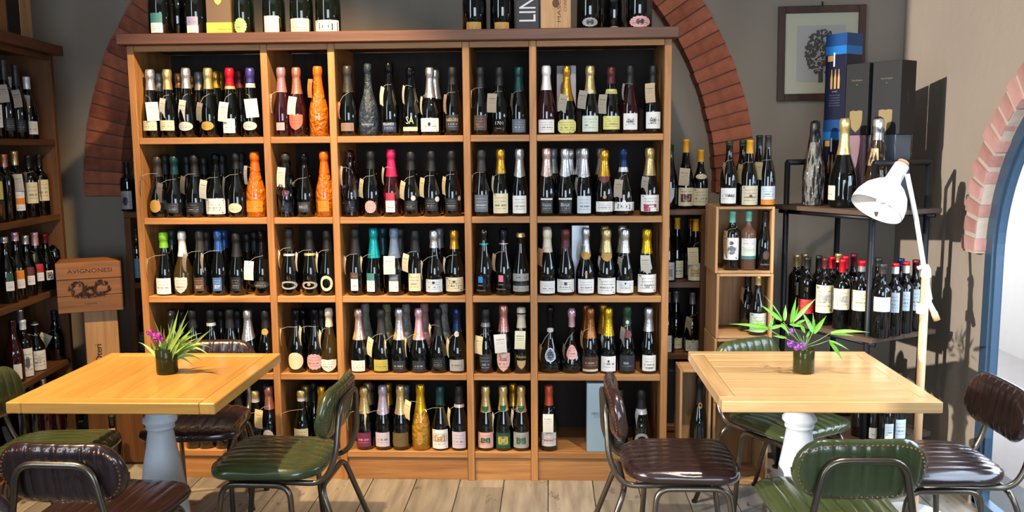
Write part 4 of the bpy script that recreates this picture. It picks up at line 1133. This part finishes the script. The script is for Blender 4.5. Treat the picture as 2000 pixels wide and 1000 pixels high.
row(yl_place(.03), 'middle shelf of pipe rack', 'red wine bottles on the pipe rack', 1380, 420, 4, RZ[1]+.001, """
705 310 b b lg 405 r36 k1 p20 | L r gr 525 625 60
790 330 b b bk 420 r37 p-15 | L r rd 660 770 118
930 335 b b mr 420 r37 p-15 | L r cr 550 765 132 | L r gr 620 680 90
1066 345 b b rd 450 r37 p-15 | L r cr 577 740 115 | L r gr 630 690 84
1218 355 b b rd 405 r37 p-15 | B gy 407 448 | L r cr 590 750 118
1382 380 b b dk 460 r40 p-15 | L r wh 643 755 118
765 303 b b lg 400 k2
880 318 b b bk 420 k1
985 325 b b rd 420 k1
1032 300 b b lg 370 k2
1152 303 b b dr 400 k2
1085 318 b b rd 420 k1
1345 335 b b bk 400 k1
""")
row(yl_place(.115), 'right half of pipe rack middle shelf', 'red wine bottles on the pipe rack', 1380, 420, 4, RZ[1]+.001, """
1480 375 b b rd 410 r36 p-15 | B wh 410 465 | L r pb 607 762 66
1563 365 b b rd 400 r36 p-15 k1 | B wh 400 460 | L r pb 598 748 62
1640 350 b b dr 420 r36 k2 p-15 | L r pb 580 745 60
1520 340 b b nv 400 k2
""")
row(yl_place(.06), 'lowest shelf of pipe rack', 'wine bottles on the lowest shelf of the pipe rack', 1450, 760, 3.636, RZ[2]+.001, """
890 100 u b bk 150 H300 | T 880 160 265 24 #c8b890 10
985 100 u b bk 150 H300 | L r wh 275 350 95
1075 100 u b bk 150 H300 | L r pb 245 350 60
""")
row(yl_place(.15), 'lowest shelf of pipe rack, further back', 'wine bottles on the lowest shelf of the pipe rack', 1450, 760, 3.636, RZ[2]+.001, """
1150 100 u b bk 150 H300 | L r pb 215 350 95
760 100 u b bk 150 H300 k1
""")
row(yl_place(.06), 'top shelf of pipe rack', 'large bottles on top of the pipe rack', 1380, 220, 4, RZ[0]+.001, """
815 75 c s bk 232 r46 p-15 | W
1042 45 d b lg 330 r60 p-18 | L r cr 572 685 115 985 t
1300 45 c a si 215 r48 p-15 k1 | W | L r ta 280 415 130 1258
""")
# gift boxes at the back of the rack: stacked
def rbox(name, label, px0, px1, yl, dep, z0, h, mat, rot=0, group=None):
    p, q = Vector(rk_xy(px0, yl)), Vector(rk_xy(px1, yl)); c = (p+q)/2+rn*dep/2
    w = (q-p).length; o = obj(name, box_me(w, dep, h, .0015), None, mat, loc=(c.x, c.y, z0+h/2+.0005)); o.rotation_euler = (0, 0, math.atan2(ru.y, ru.x)+rot)
    tag(o, label, 'box', group); return o, w
def pbox(name, label, px, d, w, dep, ang, z0, h, mat, group=None):
    """free standing carton: nearest vertical edge seen at px at depth d; ang = turn"""
    c = atY(px, 300, d+CAM.y); o = obj(name, box_me(w, dep, h, .0015), None, mat); o.rotation_euler = (0, 0, ang)
    off = Matrix.Rotation(ang, 3, 'Z') @ Vector((-w/2, dep/2, 0)); o.location = (c.x+off.x, c.y+off.y, z0+h/2+.0005); tag(o, label, 'box', group); return o
DB, BB = pm('dark_blue_carton', '#080f28', .4, var=.3, vscale=4), pm('bright_blue_carton_print', '#1a66a8', .35)
GB = pm('gold_print', '#c79a5c', .4, .3)
ZR = RZ[0]+.0005
BH = .397
for i, z0 in enumerate((ZR, ZR+BH+.001)):
    o = pbox('gift_carton', ['lower dark-blue champagne carton behind the wrapped bottle on the rack', 'upper dark-blue champagne carton with three gold bottles, in front of the picture'][i], 1646, 4.18, .115, .115, math.radians(-55), z0, BH, DB, 'blue cartons stacked on the pipe rack')
    W2 = .0581
    box('blue_lid', (-W2, -W2, BH/2-.055), (W2, W2, BH/2+.0012), pm('mid_blue_carton_print', '#0f3c70', .4), o, 0)
    box('blue_band', (-W2, -W2, BH/2-.095), (W2-.0005, W2, BH/2-.0555), BB, o, 0)
    box('white_bag', (-.012, -.0587, BH/2-.15), (-.004, -.0578, BH/2-.085), pm('white_print', '#c9ced6', .5), o, 0)
    box('gold_window', (-.044, -.0587, BH/2-.125), (-.015, -.0578, BH/2-.098), GB, o, 0)
    for k in range(3):
        x = -.02+k*.020; P = [(-.0055, 0), (.0055, 0), (.006, .05), (.0025, .07), (.002, .09), (-.002, .09), (-.0025, .07), (-.006, .05)]
        obj('bottle_print', mesh([(x+a, -.0580, b_-.055) for a, b_ in P], [tuple(range(8))]), o, GB)
    flat_text('COFFRET', .03, .005, (0, -.0581, -.068), (1, 0, 0), (0, 0, 1), GB, o)
    for k in range(5): flat_text('CHAMPAGNE BRUT' if k % 2 else 'PRESTIGE CUVEE', .06, .004, (0, -.0581, -.085-k*.012), (1, 0, 0), (0, 0, 1), pm('dull_print', '#5d5a78', .6), o)
PKB, GYB = pm('dusky_pink_carton', '#7d626a', .5), pm('grey_carton', '#565d68', .5)
H1 = .322
pbox('gift_carton', 'dusky pink carton under the left shield-marked black carton on the rack', 1686, 4.07, .12, .10, math.radians(-55), ZR, H1, PKB)
o = pbox('gift_carton', 'grey carton under the right shield-marked black carton on the rack', 1748, 3.955, .14, .115, math.radians(-55), ZR, H1, GYB)
BLK = pm('charcoal_carton', '#0d0f12', .6); SH_ = pm('shield_print', '#80704a', .5)
for i, (px, dd, w) in enumerate(((1691, 4.065, .12), (1754, 3.95, .14))):
    h = .325
    o = pbox('champagne_carton', ['left black carton with bronze shield on the pipe rack', 'right black carton with bronze shield, beside the right wall'][i], px, dd, w, .115, math.radians(-55+2*i), ZR+H1+.001, h, BLK, 'black cartons with shields')
    V = [(x*.033, -.0577, -.10+y*.050) for x, y in outline('s')]; obj('shield_emblem', mesh(V, [tuple(range(36))]), o, SH_)
    flat_text('Dom Perignon', .055, .009, (0, -.0578, .085), (1, 0, 0), (0, 0, 1), SH_, o); flat_text('*', .007, .007, (0, -.0578, .066), (1, 0, 0), (0, 0, 1), SH_, o)
    flat_text('Vintage', .05, .006, (w/2+.0006, 0, 0), (0, 0, 1), (0, -1, 0) if 0 else (0, 1, 0), pm('dull_print', '#5d5a78', .6), o)

# ------------------------------------------------------------------ floor lamp
LY = -.37; lp = atY(1800, 700, LY); lx = lp.x
WHT = pm('white_lamp_paint', '#e6e6e4', .35)
lamp = empty('floor_lamp', (lx, LY, 0)); tag(lamp, 'white and pale wood floor lamp with bell shade beside the pipe rack', 'lamp')
def L(px, py, dy=0): p = atY(px, py, LY+dy); return Vector((p.x-lx, p.y-LY, p.z))
zt_ = atY(1800, 540, LY).z
tube('pole', [(0, 0, .02), (0, 0, zt_)], .0165, POLE, lamp, n=16)
obj('base', lathe_me([(.002, 0), (.002, .13), (.018, .13), (.022, .12), (.024, .02), (.03, .018)], 32), lamp, WHT, smooth=True)
obj('knuckle', lathe_me([(zt_-.005, .018), (zt_, .021), (zt_+.03, .018), (zt_+.05, .008)], 16), lamp, WHT, smooth=True)
tube('upper_joint', [L(1792, 524), L(1803, 520), L(1812, 524)], .008, WHT, lamp)
tube('arm', [L(1772, 340), L(1790, 430), L(1806, 530), L(1817, 585)], .0095, WHT, lamp)
obj('lower_collar', lathe_me([(-.022, .019), (-.022, .021), (.022, .021), (.022, .019)], 16), lamp, WHT, smooth=True, loc=L(1800, 602))
tube('lower_joint', [L(1800, 602), L(1810, 590), L(1817, 585)], .009, WHT, lamp)
tube('counterweight', [L(1812, 588), L(1825, 612)], .012, WHT, lamp); tube('counterweight_tip', [L(1824, 610), L(1830, 625)], .014, POLE, lamp)
rc, rt = L(1711, 409), L(1777, 316); ax = (rt-rc).normalized(); ln = (rt-rc).length
ax = (ax+Vector((0, .25, 0))).normalized()
prof = [(0, .108), (.02, .108), (.05, .103), (.085, .088), (.115, .062), (.135, .036), (.15, .032), (ln-.012, .030), (ln-.010, .026), (ln, .0)]
prof_in = [(ln-.02, 0.0), (.14, .028), (.12, .052), (.08, .084), (.05, .099), (0.0, .105), (0, .108)]
sh = obj('lamp_shade', lathe_me(prof_in+prof, 36), lamp, WHT, smooth=True, loc=rc); sh.rotation_mode = 'QUATERNION'; sh.rotation_quaternion = Vector((0, 0, 1)).rotation_difference(ax)
cp = obj('shade_cap', lathe_me([(ln, .0), (ln, .024), (ln+.006, .022), (ln+.008, 0)], 20), lamp, POLE, loc=rc); cp.rotation_mode = 'QUATERNION'; cp.rotation_quaternion = sh.rotation_quaternion
bl = obj('bulb', lathe_me([(.03, 0), (.035, .018), (.05, .026), (.07, .022), (.09, .013), (.12, .013)], 16), lamp, pm('bulb_glass', '#d8d8d8', .2), smooth=True, loc=rc); bl.rotation_mode = 'QUATERNION'; bl.rotation_quaternion = sh.rotation_quaternion

# ------------------------------------------------------------------ tables
PAINT = pm('white_table_paint', '#c9d0d8', .4, var=.05, bump=(30, .1))
def table(label, x0, y1, woods, along, px_, lab2):
    w = .70; zt = .759; t = .038; e = empty('dining_table', (x0+w/2, y1-w/2, 0)); tag(e, label, 'table', 'square oak tables')
    h = w/2; fw = .052; z0 = zt-t
    if along == 'y':
        box('frame_board', (-h, -h, z0), (-h+fw, h, zt), woods[1], e, .003); box('frame_board', (h-fw, -h, z0), (h, h, zt), woods[1], e, .003)
        box('frame_board', (-h+fw+.0003, -h, z0), (h-fw-.0003, -h+fw, zt), woods[0], e, .0025); box('frame_board', (-h+fw+.0003, h-fw, z0), (h-fw-.0003, h, zt), woods[0], e, .0025)
    else:
        box('frame_board', (-h, -h, z0), (h, -h+fw, zt), woods[0], e, .003); box('frame_board', (-h, h-fw, z0), (h, h, zt), woods[0], e, .003)
        box('frame_board', (-h, -h+fw+.0003, z0), (-h+fw, h-fw-.0003, zt), woods[1], e, .0025); box('frame_board', (h-fw, -h+fw+.0003, z0), (h, h-fw-.0003, zt), woods[1], e, .0025)
    n = 6; iw = w-2*fw
    for i in range(n):
        a, b = -h+fw+iw*i/n+.0003, -h+fw+iw*(i+1)/n-.0003
        if along == 'y': box('plank', (a, -h+fw+.0003, z0+.002), (b, h-fw-.0003, zt-.0003), woods[1], e, .0006)
        else: box('plank', (-h+fw+.0003, a, z0+.002), (h-fw-.0003, b, zt-.0003), woods[0], e, .0006)
    px = px_-(x0+w/2)
    pr = [(.03, .125), (.05, .12), (.09, .10), (.18, .092), (.32, .080), (.415, .068), (.487, .055), (.545, .046), (.560, .045), (.561, .051), (.568, .052), (.569, .047), (.574, .049), (.588, .061), (.598, .061), (.612, .049), (.622, .046), (.624, .052), (.634, .053), (.636, .056), (.645, .056), (z0-.0005, .056)]
    obj('pedestal', lathe_me(pr, 36), e, PAINT, smooth=True, loc=(px, 0, 0))
    box('base_plate', (px-.22, -.22, .004), (px+.22, .22, .03), PAINT, e, .006); box('support_plate', (px-.15, -.15, z0-.008), (px+.15, .15, z0-.0005), pm('dark_iron', '#1d1e20', .5, .6), e)
    return e
table('square oak table at left with grass and magenta flowers', -1.7903, -.5707, TABLE, 'y', -1.44, '')
table('square pale oak table at right with bamboo leaves in a vase', .5564, -.5181, TABLE2, 'x', .906, '')

# vases and bouquets
VG = bpy.data.materials.new('green_vase_glass'); VG.use_nodes = True
_b = VG.node_tree.nodes['Principled BSDF']; _b.inputs['Base Color'].default_value = (*lin('#5a5c30'), 1); _b.inputs['Roughness'].default_value = .05; _b.inputs['Transmission Weight'].default_value = .75; _b.inputs['IOR'].default_value = 1.3
def vase(px, py, label, R, H):
    p = atZ(px, py, .7592); o = obj('cut_bottle_vase', lathe_me([(.0, 0), (0, R-.004), (.004, R), (H-.002, R), (H, R-.0015), (H-.002, R-.003), (.008, R-.004), (.006, 0)], 28), None, VG, smooth=True, loc=(p.x, p.y, .7598))
    tag(o, label, 'vase', 'green vases cut from bottles'); return p
pv1 = vase(327, 728, 'dark green glass vase cut from a bottle on the left table', .0385, .094)
pv2 = vase(1569, 727, 'dark green glass vase cut from a bottle on the right table', .0375, .086)
LEAF1, LEAF2 = pm('grass_leaf_green', '#8fae52', .4, var=.25, vscale=30), pm('bamboo_leaf_green', '#66a83a', .4, var=.2, vscale=25)
STEM = pm('plant_stem', '#6d8a44', .5)
def leaf(e, base, tip, w, mat, droop, name='leaf', n=8):
    b, t = Vector(base), Vector(tip); d = t-b; ln = d.length
    view = (Vector((0, -1, .35))).normalized(); side = d.cross(view); side = side.normalized() if side.length > 1e-5 else Vector((1, 0, 0))
    side = (Matrix.Rotation(random.uniform(-.7, .7), 3, d.normalized()) @ side)
    nrm = side.cross(d.normalized()); V, Fc = [], []
    for i in range(n+1):
        s = i/n; c = b+d*s+Vector((0, 0, 1))*droop*4*s*(1-s)*ln; ww = w*(math.sin(PI*min(1, s*1.02+.03)**.75)+.06)*(1-s)**.25 if s < 1 else .0002
        V += [c-side*ww/2+nrm*ww*.18, c, c+side*ww/2+nrm*ww*.18]
    for i in range(n):
        a = 3*i; Fc += [(a, a+1, a+4, a+3), (a+1, a+2, a+5, a+4)]
    return obj(name, mesh(V, Fc), e, mat, smooth=True)
random.seed(11)
b1 = empty('grass_bouquet', (pv1.x, pv1.y, .7675)); tag(b1, 'bunch of narrow green grass leaves with magenta flower in left vase', 'bouquet')
def T1(px, py, dy): p = atY(px, py, pv1.y+dy); return Vector((p.x-pv1.x, p.y-pv1.y, p.z-.7675))
tips = [(349, 605, 9), (368, 605, 8), (302, 627, 8), (314, 634, 7), (328, 630, 8), (343, 634, 7), (368, 628, 10), (378, 637, 9), (379, 644, 9), (417, 640, 8), (404, 670, 8), (416, 682, 7), (414, 700, 7), (400, 709, 7), (382, 718, 7), (270, 668, 6), (290, 656, 9), (296, 684, 8),
        (320, 640, 8), (335, 645, 9), (352, 630, 9), (360, 648, 9), (372, 655, 9), (388, 660, 8), (395, 650, 7), (310, 660, 10), (300, 672, 9), (345, 655, 10), (330, 660, 10), (390, 690, 7), (375, 672, 8), (322, 655, 9), (338, 622, 6), (385, 676, 7), (355, 665, 10)]
for (tx, ty, w) in tips:
    b = Vector((random.uniform(-.022, .022), random.uniform(-.022, .022), .03)); dr_ = .10 if ty > 640 else .02
    if ty > 675: dr_ = .25
    leaf(b1, b, T1(tx, ty, random.uniform(-.05, .05)), w*.00185*1.1, LEAF1, dr_)
MG, MG2 = pm('magenta_petal', '#c03cae', .5, var=.25, vscale=60), pm('purple_petal', '#9a52b8', .5, var=.25, vscale=60)
def flower(e, c, rad, mat, n=60):
    V, Fc = [], []
    for i in range(n):
        d = Vector((random.gauss(0, 1), random.gauss(0, 1), random.gauss(0, 1))).normalized(); p = Vector(c)+d*rad*random.uniform(.6, 1); s = rad*.30
        u = d.orthogonal().normalized(); v = d.cross(u); k = len(V)
        V += [p, p+u*s+d*s*.4, p+v*s+d*s*.2, p-u*s+d*s*.4, p-v*s+d*s*.2]
        Fc += [(k, k+1, k+2), (k, k+2, k+3), (k, k+3, k+4), (k, k+4, k+1)]
    o = obj('flower', mesh(V, Fc), e, mat); o['kind'] = 'stuff'
for (fx, fy, fr) in ((307, 657, .019), (293, 650, .012), (315, 663, .012)):
    c = T1(fx, fy, -.03); flower(b1, c, fr, MG); tube('stem', [(0, 0, .0), c*.5+Vector((0, 0, .01)), c], .0013, STEM, b1, n=5)
for k in range(8): a = k*.8; tube('stem', [(.02*math.cos(a), .02*math.sin(a), .004), (.014*math.cos(a+2), .014*math.sin(a+2), .06)], .0016, STEM, b1, n=5)
b2 = empty('bamboo_bouquet', (pv2.x, pv2.y, .7675)); tag(b2, 'broad bright green bamboo leaves with small purple flowers in right vase', 'bouquet')
def T2(cx, cy, dy): p = atY(1380+cx/3.3333, 560+cy/3.3333, pv2.y+dy); return Vector((p.x-pv2.x, p.y-pv2.y, p.z-.7675))
sg = {0: (500, 230), 1: (555, 240), 2: (400, 275), 3: (690, 300), 4: (800, 305), 5: (790, 352), 6: (630, 320)}
LV = [((495, 218), (375, 55), 12), ((490, 222), (345, 115), 19), ((508, 222), (515, 115), 17), ((548, 235), (585, 65), 20), ((570, 225), (715, 75), 22), ((400, 272), (145, 243), 16), ((400, 277), (235, 287), 15), ((400, 270), (290, 215), 13), ((408, 275), (443, 185), 15), ((410, 275), (530, 248), 17),
      ((520, 332), (425, 320), 12), ((485, 238), (540, 322), 19), ((690, 300), (620, 160), 27), ((700, 305), (782, 188), 24), ((700, 300), (692, 168), 12), ((808, 298), (1062, 297), 19), ((808, 308), (962, 322), 16), ((795, 350), (930, 413), 12), ((800, 358), (893, 492), 22), ((540, 245), (640, 265), 14), ((560, 240), (600, 120), 14), ((640, 300), (600, 230), 14), ((470, 250), (570, 330), 12), ((585, 240), (660, 210), 12), ((455, 215), (405, 130), 10), ((650, 330), (690, 260), 10)]
for (a, t, w) in LV:
    dy = random.uniform(-.05, .05); leaf(b2, T2(a[0], a[1], dy*.6), T2(t[0], t[1], dy*1.5), w*.00050*1.15+.004, LEAF2, .03)
for k, q in sg.items():
    m = T2(*q, random.uniform(-.02, .02)); tube('stem', [(random.uniform(-.015, .015), 0, .005), (random.uniform(-.012, .012), 0, .085), (m*.6+Vector((0, 0, .03))), m], .0014, STEM, b2, fr=.02, n=5)
for k in range(14):
    c = T2(640+random.uniform(-45, 45), 330+random.uniform(-40, 50), random.uniform(-.03, .03)); leaf(b2, (random.uniform(-.01, .01), 0, .07), c, .004, STEM, .02)
for (fx, fy, fr) in ((553, 290, .010), (545, 370, .013), (590, 390, .014), (625, 385, .014)): flower(b2, T2(fx, fy, -.035), fr, MG2, 45)

# ------------------------------------------------------------------ chairs
def leather(key, h, h2):
    m = pm(key, h, .26, coat=.5, var=.25, vscale=14, bump=(140, .08), bd=.004); return m
GREEN, BROWN = leather('green_leather', '#3c4628', 0), leather('dark_brown_leather', '#2a1a1a', 0)
METAL = pm('bronzed_steel_tube', '#6f665a', .30, .9, bump=(60, .05))
NAIL = pm('copper_nailhead', '#b07a58', .25, .9)
def groove(x, cw, dpt):
    s = abs(math.sin(PI*x/cw)); return -dpt*(1-min(1, s/.35))**1.5+dpt*.55*math.sqrt(min(1, s))
def seat_me():
    V, Fc = [], []; NU, NV = 66, 22; cw = .046
    def half_w(t):  # t in [-1,1] back to front
        w = .205-.022*(1-t)/2*.9; e = abs(t); c = .62 if t > 0 else .45
        if e > c: w *= math.sqrt(max(0, 1-((e-c)/(1-c))**2))*.62+.38 if e < 1 else .38
        return w
    def pt(u, t, side):
        y = t*.208; hw = half_w(t); x = u*hw
        e = max(0, 1-abs(u)**7)**.45*max(0, 1-abs(t)**7)**.45
        z = .442+side*(.026*e)+ (.010*(1-u*u)*(1-t*t) if side > 0 else 0) + (groove(x, cw, .005)*min(1, e*3) if side > 0 else groove(x, cw, .001)*0)
        return (x, y, z)
    for side in (1, -1):
        for j in range(NV+1):
            t = -1+2*j/NV; t = math.sin(t*PI/2)*.5+t*.5
            for i in range(NU+1):
                u = -1+2*i/NU; V.append(pt(u, t, side))
    for s in (0, 1):
        o_ = s*(NU+1)*(NV+1)
        for j in range(NV):
            for i in range(NU):
                a = o_+j*(NU+1)+i; q = (a, a+1, a+NU+2, a+NU+1); Fc.append(q if s == 0 else q[::-1])
    me = mesh(V, Fc); bm = bmesh.new(); bm.from_mesh(me); bmesh.ops.remove_doubles(bm, verts=bm.verts, dist=.0004); bm.to_mesh(me); bm.free(); return me
PW, PH, PT, PZ, PY_ = .194, .094, .024, .650, -.238
def pad_pt(u, v, side):
    x = u*PW; c = PW-PH*.95; e = max(0, (abs(x)-c)/(PW-c)); hz = PH*math.sqrt(max(0, 1-e*e)); f = max(0, 1-abs(v)**4)**.5*max(0, 1-e**4)**.5
    bow = .30*x*x*1.6
    return (x, PY_+bow+side*(PT*f+(groove(x, .042, .003 if side > 0 else .0030)*min(1, f*2)))-(v*.012), PZ+v*hz*.999)
def pad_me():
    V, Fc = [], []; NU, NV = 70, 14
    for side in (1, -1):
        for j in range(NV+1):
            v = math.sin((-1+2*j/NV)*PI/2)
            for i in range(NU+1):
                u = -1+2*i/NU; u = math.sin(u*PI/2)*.35+u*.65; V.append(pad_pt(u, v, side))
    for s in (0, 1):
        o_ = s*(NU+1)*(NV+1)
        for j in range(NV):
            for i in range(NU):
                a = o_+j*(NU+1)+i; q = (a, a+1, a+NU+2, a+NU+1); Fc.append(q[::-1] if s == 0 else q)
    me = mesh(V, Fc); bm = bmesh.new(); bm.from_mesh(me); bmesh.ops.remove_doubles(bm, verts=bm.verts, dist=.0004); bm.to_mesh(me); bm.free(); return me
def nails_me():
    pts = []; N = 400
    for k in range(N):
        a = 2*PI*k/N; c = PW-PH*.95; x = (c+.0)*max(-1, min(1, 1.6*math.cos(a))) + (PH-.014)*math.cos(a)*.93; z = (PH-.014)*(math.copysign(min(1, abs(math.sin(a))*1.05), math.sin(a)))
        pts.append((x, z))
    V, Fc = [], []; acc = 0; last = None; step = .0125
    for p in pts+[pts[0]]:
        if last is not None: acc += math.hypot(p[0]-last[0], p[1]-last[1])
        if last is None or acc >= step:
            acc = 0; v = p[1]/PH; q = pad_pt(max(-.97, min(.97, p[0]/PW)), max(-.93, min(.93, v/max(.3, math.sqrt(max(.05, 1-max(0, (abs(p[0])-(PW-PH*.95))/(PH*.95))**2))))), -1)
            b = len(V); r = .0042; V.append((q[0], q[1]-.0042, PZ+p[1]-v*0))
            for m in range(6): V.append((q[0]+r*math.cos(m*PI/3), q[1]+.0005, PZ+p[1]+r*math.sin(m*PI/3)))
            for m in range(6): Fc.append((b, b+1+(m+1) % 6, b+1+m))
        last = p
    return mesh(V, Fc)
seatM, padM, nailM = {}, {}, nails_me(); nailM.materials.append(NAIL)
for k, m in (('g', GREEN), ('b', BROWN)):
    seatM[k] = seat_me(); seatM[k].materials.append(m); padM[k] = pad_me(); padM[k].materials.append(m)
backM = tube_me(fillet([(-.135, .13, .405), (-.15, -.215, .405), (-.148, -.262, .50), (-.112, PY_-.034, PZ+.038), (.112, PY_-.034, PZ+.038), (.148, -.262, .50), (.15, -.215, .405), (.135, .13, .405)], .055, 6), .0105, 10)
sideM = [tube_me(fillet([(s*.178, .205, .005), (s*.158, .150, .398), (s*.160, -.095, .398), (s*.172, -.120, .005)], .05, 6), .0105, 10) for s in (-1, 1)]
rearM = tube_me(fillet([(-.185, -.345, .005), (-.148, -.205, .388), (.148, -.205, .388), (.185, -.345, .005)], .05, 6), .0105, 10)
crossM = tube_me([(-.158, .10, .402), (.158, .10, .402)], .008, 8)
footM = lathe_me([(.002, .0125), (.014, .0125), (.015, .010)], 10)
for m in [backM, rearM, crossM]+sideM: m.materials.append(METAL)
footM.materials.append(pm('black_rubber', '#0c0c0c', .7))
def make_chair(kind, x, y, rot, label):
    e = empty('dining_chair', (x, y, 0), rot); tag(e, label, 'chair', 'quilted leather chairs with tubular frames')
    obj('seat', seatM[kind], e, smooth=True); pd = obj('backrest', padM[kind], e, smooth=True)
    nl = obj('nailheads', nailM, pd); nl['kind'] = 'stuff'
    obj('back_frame', backM, e, smooth=True)
    for s in sideM: obj('side_frame', s, e, smooth=True)
    obj('rear_legs', rearM, e, smooth=True); obj('crossbar', crossM, e, smooth=True)
    for (a, b) in ((-.178, .205), (.178, .205), (-.172, -.12), (.172, -.12), (-.185, -.345), (.185, -.345)): obj('foot', footM, e, loc=(a, b, 0))
    return e
# rot: 0 = its front towards +y
R_ = math.radians
make_chair('b', -1.405, -1.37, R_(-3), 'dark brown leather chair seen from behind at the lower left table')
make_chair('g', -1.01, -.90, R_(88), 'green leather chair on the right side of the left table')
make_chair('b', -1.47, -.50, R_(186), 'dark brown chair behind the left table, half hidden by it')
make_chair('g', -1.90, -.84, R_(-88), 'green chair on the left side of the left table, at photo\'s left edge')
make_chair('b', .465, -.90, R_(-90), 'dark brown leather chair on the left side of the right table')
make_chair('g', .985, -.42, R_(180+33), 'green leather chair behind the right table by the crates')
make_chair('g', .885, -1.29, R_(2), 'green leather chair seen from behind in front of the right table')
make_chair('b', 1.37, -.90, R_(92), 'dark brown leather chair beside the arched glass door')
make_chair('b', -1.51, -2.205, R_(180), 'dark brown chair with only its top edge showing, bottom left corner')
